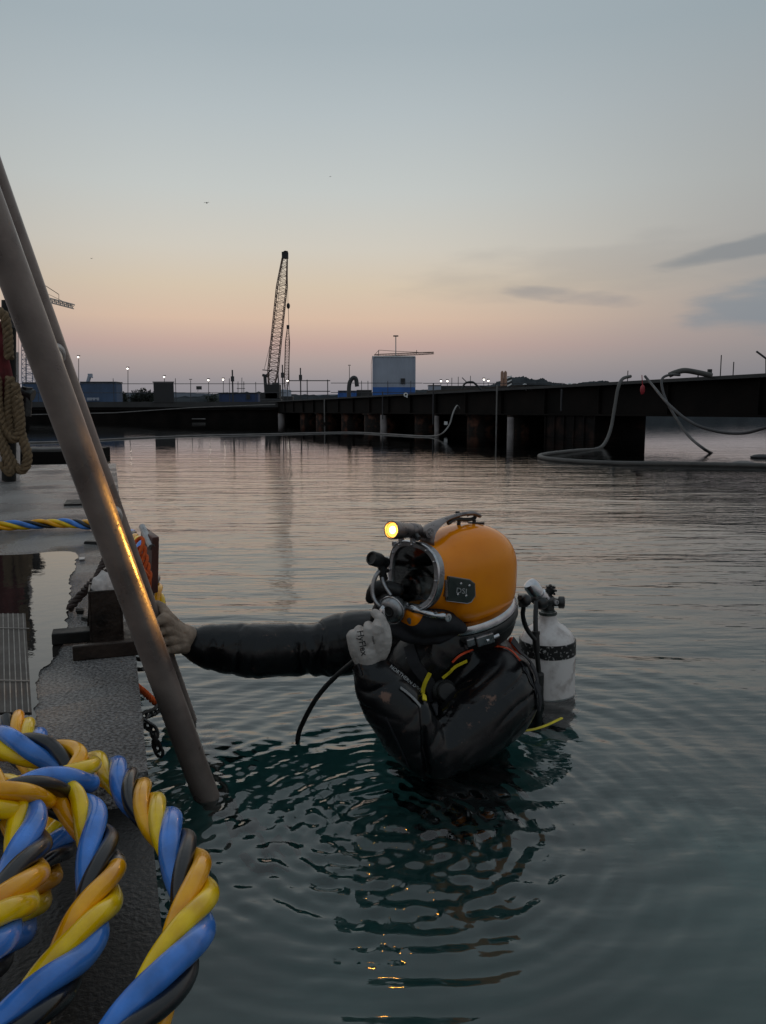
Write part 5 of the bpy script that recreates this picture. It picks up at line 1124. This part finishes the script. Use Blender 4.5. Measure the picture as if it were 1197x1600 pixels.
# neck ring, clamp and latch
nc0 = hl(-.018, 0, -.138); tl = R(17)
rx_ = (FH * math.cos(tl) - Vector((0, 0, 1)) * math.sin(tl)).normalized(); rn = rx_.cross(SH).normalized()
if rn.z < 0: rn = -rn
def ringmb(prof, a=.138, b_=.128, seg=72):
    mb = MB(); vs = []; m_ = len(prof)
    for d_, dr in prof:
        for k in range(seg):
            t_ = 2 * math.pi * k / seg; vs.append(nc0 + rn * d_ + rx_ * math.cos(t_) * (a + dr) + SH * math.sin(t_) * (b_ + dr))
    fs = [(i * seg + k, i * seg + (k + 1) % seg, ((i + 1) % m_) * seg + (k + 1) % seg, ((i + 1) % m_) * seg + k) for i in range(m_) for k in range(seg)]
    return mb.add(vs, fs)
ringmb([(.014, -.025), (.020, -.004), (.016, .008), (.006, .014), (-.006, .014), (-.010, -.02)]).build('neck_ring', M['chrome'], hel, auto=R(35))
ringmb([(-.0105, -.02), (-.011, .012), (-.018, .015), (-.034, .013), (-.042, .008), (-.046, -.006), (-.046, -.02)]).build('neck_clamp', M['darkmetal'], hel, auto=R(35))
ringmb([(-.047, -.02), (-.047, .002), (-.062, .0), (-.085, -.012), (-.10, -.04), (-.10, -.05)]).build('neck_dam', M['rubber'], hel, auto=R(60))
def nrp(t_, dr, d_): return nc0 + rn * d_ + rx_ * math.cos(t_) * (.138 + dr) + SH * math.sin(t_) * (.128 + dr)
lt_ = R(62)
mb = MB(); rt_ = Matrix((( -rx_ * math.sin(lt_) + SH * math.cos(lt_)).normalized(), (rx_ * math.cos(lt_) + SH * math.sin(lt_)).normalized(), rn)).transposed()
mb.box(nrp(lt_, .020, -.030), (.055, .020, .032), rt_); mb.box(nrp(lt_ - .28, .020, -.028), (.026, .016, .026), rt_); mb.build('latch', M['dullmetal'], hel, smooth=False, bevel=.003)
ls = nrp(lt_ + .22, .022, -.034); tdir = (-rx_ * math.sin(lt_ + .2) + SH * math.cos(lt_ + .2)).normalized() * -1
MB()._lathe(ls - tdir * .01, tdir, [(0, .0075), (.034, .0075), (.036, .0095), (.044, .0095), (.045, .005)], 16).build('latch_pin', M['chrome'], hel)
# black flared chin bib below the port
mb = MB(); limb(mb, [(at(632, 975, HC.y - .12), .022), (at(655, 974, HC.y - .14), .040), (at(680, 970, HC.y - .15), .046), (at(703, 975, HC.y - .14), .034), (at(722, 982, HC.y - .13), .016)], 24); limb(mb, [(at(664, 955, HC.y - .12), .03), (at(688, 958, HC.y - .125), .032), (at(708, 972, HC.y - .12), .022)], 24); limb(mb, [(at(615, 984, HC.y - .12), .020), (at(650, 994, HC.y - .13), .026), (at(690, 993, HC.y - .13), .022), (at(716, 986, HC.y - .12), .010)], 24); limb(mb, [(at(650, 980, HC.y - .04), .06), (at(690, 980, HC.y), .06)])
remesh(mb, 'neck_bib', .005, 6, M['softblack'], hel, fn=lambda p: .003 * noise.noise(p * 30))
# little hose clamp and air hose behind the helmet
mb = MB(); mb.box(at(817, 938, HC.y + .15), (.03, .03, .04)); mb.ball(at(822, 938, HC.y + .13), (.018, .018, .02), 14, 10); mb.build('non_return_valve', M['darkmetal'], hel, bevel=.002)
MB().tube(sp3([at(812, 934, HC.y + .12), at(818, 945, HC.y + .16), at(817, 962, HC.y + .18), at(823, 982, HC.y + .2), at(836, 1000, HC.y + .2)]), .008, 12).build('bailout_hose', M['rubber'], hel)
# thin hose crossing from the chin down to the water at left
o = MB().tube(sp3([at(595, 965, 2.22), at(582, 1000, 2.26), at(556, 1030, 2.28), at(530, 1052, 2.30), at(508, 1074, 2.31), at(490, 1098, 2.32), at(474, 1128, 2.34), at(466, 1150, 2.35), at(462, 1190, 2.36)]), .0075, 14).build('gas_hose', M['rubber'])
tag(o, 'thin black hose slanting from the chin glove into the water', 'hose')
mb = MB(); limb(mb, [(at(800, 1001, 2.50), .012), (at(806, 1012, 2.49), .010), (at(812, 1020, 2.50), .008)], 10); o = mb.build('red_pull_tab', M['piping'], hel)

# ---- bailout cylinder
TB = on(856, 1080, 0) + Vector((0, .02, 0)); tb = Vector((TB.x, TB.y, 0)); tt = at(856, 962, TB.y - .0)
tax = Vector((tt.x - tb.x, .0, tt.z)).normalized(); tr = .0995
cyl = thing('air_cylinder', 'scuffed white bailout cylinder with a worn black band on the diver\'s back', 'cylinder', tb - tax * .4)
H1 = (at(856, 1018, TB.y) - tb).length; 
mb = MB(); hz = at(856, 1014, TB.y).z; h_s = (at(856, 1000, TB.y) - tb).length; h_n = (at(856, 968, TB.y) - tb).length; h_t = (at(856, 955, TB.y) - tb).length
mb._lathe(tb, tax, [(-.06, tr * .98), (-.055, tr), (-.03, tr), (h_s - .015, tr), (h_s + .012, tr * .95), (h_s + .030, tr * .84), (h_s + .048, tr * .66), (h_s + .060, tr * .48), (h_s + .068, .037), (h_s + .082, .032), (h_t, .029)], 56)
mb.build('cylinder_body', M['tank'], cyl, auto=R(60))
MB()._lathe(tb, tax, [(-.42, .03), (-.41, .09), (-.39, tr + .004), (-.024, tr + .004), (-.022, tr)], 48).build('boot', M['rubber'], cyl)
hb0 = (at(856, 1014, TB.y) - tb).length - .012; hb1 = hb0 + .050
MB()._lathe(tb, tax, [(hb0, tr + .0002), (hb0 + .0005, tr + .0012), (hb1, tr + .0012), (hb1 + .0005, tr + .0002)], 56).build('band', M['band'], cyl)
MB()._lathe(tb, tax, [(h_t - .012, .0305), (h_t - .010, .0325), (h_t - .002, .0325), (h_t, .028), (h_t + .006, .024)], 28).build('neck_collar', M['plate'], cyl)
Y_ = TB.y - .01
vb = tb + tax * (h_t + .006)
mb = MB(); mb._lathe(vb, tax, [(0, .022), (.01, .023), (.03, .020), (.048, .021), (.055, .012)], 20); mb._lathe(vb + tax * .028, Vector((1, -.15, 0)), [(0, .014), (.035, .014), (.036, .020), (.040, .022), (.055, .0215), (.058, .015), (.057, .008)], 20)
vv_ = mb.build('valve', M['darkmetal'], cyl)
rc2 = at(842, 931, Y_ - .03); ra = (at(826, 908, Y_ - .05) - at(848, 938, Y_ - .03)).normalized()
mb = MB(); mb._lathe(rc2 - ra * .02, ra, [(-.012, .016), (-.01, .028), (.01, .031), (.026, .030), (.028, .024), (.034, .0235), (.036, .0275), (.075, .0265), (.083, .022), (.088, .010)], 30); mb.build('first_stage', M['chrome'], cyl, auto=R(30))
mb = MB(); limb(mb, [(at(838, 935, Y_ - .04), .022), (at(850, 940, Y_ - .03), .024), (at(860, 938, Y_ - .01), .018)], 18); mb.ball(at(846, 942, Y_ - .05), .024, 18, 12); mb.tube([at(855, 940, Y_), vb + tax * .03], .016, 14); mb.build('yoke', M['darkmetal'], cyl)
mb = MB(); c0 = at(860, 922, Y_)
for k in range(9): mb._lathe(c0 + Vector((.0, 0, -.0)), Vector((.55, -.2, .8)).normalized(), [(-.012, .016), (.012, .016)], 10) if k == 0 else mb.box(c0 + Vector((math.cos(k * .785) * .017, -.004, math.sin(k * .785) * .017)), (.007, .02, .007))
mb.build('hand_wheel', M['rubber'], cyl, smooth=False, bevel=.001)
for k, (u, v) in enumerate(((852, 936), (869, 941))): MB()._lathe(at(u, v, Y_ - .05), Vector((.25, -.95, .1)), [(-.01, .0085), (.006, .0085), (.0065, .005), (.002, .0045)], 16).build('port_plug', M['dullmetal'], cyl)
mb = MB(); P = sp3([at(838, 940, Y_ - .06), at(837, 960, Y_ - .09), at(837, 985, Y_ - .115), at(838, 1010, Y_ - .125), at(841, 1040, Y_ - .125), at(844, 1070, Y_ - .125), at(847, 1105, Y_ - .125)])
mb.tube(P, .0085, 14); mb.build('low_pressure_hose', M['rubber'], cyl)
mb = MB(); mb.tube([p + Vector((0, -.001, 0)) for p in P[17:27]], [.0125] * 10, 14); mb.tube([P[17] + Vector((0, -.001, .004)), P[18]], .0145, 14); mb.build('hose_guard', M['rubber'], cyl)
c_a = Vector((.345, 2.60, 0)); c_b = Vector((tb.x, tb.y, 0)); dcb = (c_b - c_a).normalized(); ab = math.atan2(dcb.y, dcb.x); rab = Matrix.Rotation(ab, 3, 'Z')
pl0 = c_b - dcb * (tr + .028)
MB().box(pl0 + Vector((0, 0, -.14)), (.035, .17, .50), rab).build('back_plate', M['rubber'], cyl, smooth=False, bevel=.01)
ln_ = (pl0 - c_a).length
MB().box((pl0 + c_a) / 2 + Vector((0, 0, -.14)), (ln_, .13, .44), rab).build('harness_pad', M['softblack'], cyl, smooth=False, bevel=.02)
for z_ in (-.06, -.26): MB()._lathe(tb + tax * z_, tax, [(-.022, tr + .0045), (-.021, tr + .008), (.021, tr + .008), (.022, tr + .0045)], 48).build('cam_band', M['rubber'], cyl)
# yellow strap end trailing at the waterline behind the near shoulder
o = MB().tube(sp3([at(815, 1142, 2.36), at(832, 1140, 2.37), at(852, 1134, 2.39), at(878, 1122, 2.43)]), .006, 8, flat=.5).build('strap_end', M['yellowstrap']); tag(o, 'loose yellow strap end floating behind the diver\'s shoulder', 'strap')

# the torch's own light
lp = bpy.data.lights.new('torch_light', 'SPOT'); lp.energy = 40; lp.color = (1, .50, .08); lp.spot_size = R(47); lp.spot_blend = 1; lp.shadow_soft_size = .018
lo = bpy.data.objects.new('torch_light', lp); COL.objects.link(lo); lo.location = la + ld * .004
aim = (at(205, 862, 1.85) - la).normalized()
lo.rotation_euler = aim.to_track_quat('-Z', 'Y').to_euler()
# water droplets standing on the wet shell and on the ladder
M['drop'] = mat('water_drop', (.9, .9, .9), .02, var=.02, rvar=0, trans=1, ior=1.33)
def drops(name, n, fn, parent):
    mb = MB()
    for _ in range(n):
        h_ = fn()
        if h_ is None: continue
        p, nn = h_; rr = random.uniform(.0007, .0019); q = nn.to_track_quat('Z', 'Y').to_matrix(); mb.ball(p, (rr, rr, rr * .55), 8, 6, q)
    o = mb.build(name, M['drop'], parent); o['kind'] = 'stuff'; return o
def fshell():
    d = ray(random.uniform(695, 803), random.uniform(818, 958)).normalized(); h_ = HB.ray_cast(Vector((0, 0, CH)), d)
    if h_[0] is None: return None
    return h_[0], (h_[1] if h_[1].dot(d) < 0 else -h_[1])
drops('water_drops', 150, fshell, hel)
def frail():
    t_ = random.uniform(.02, .6); ax = d1.normalized(); c_ = lf1 + d1 * t_; a1 = ax.cross(Vector((0, 1, 0))).normalized(); a2 = ax.cross(a1); an = random.uniform(0, 6.28)
    nn = a1 * math.cos(an) + a2 * math.sin(an); return c_ + nn * .0332, nn
drops('water_drops', 420, frail, lad)
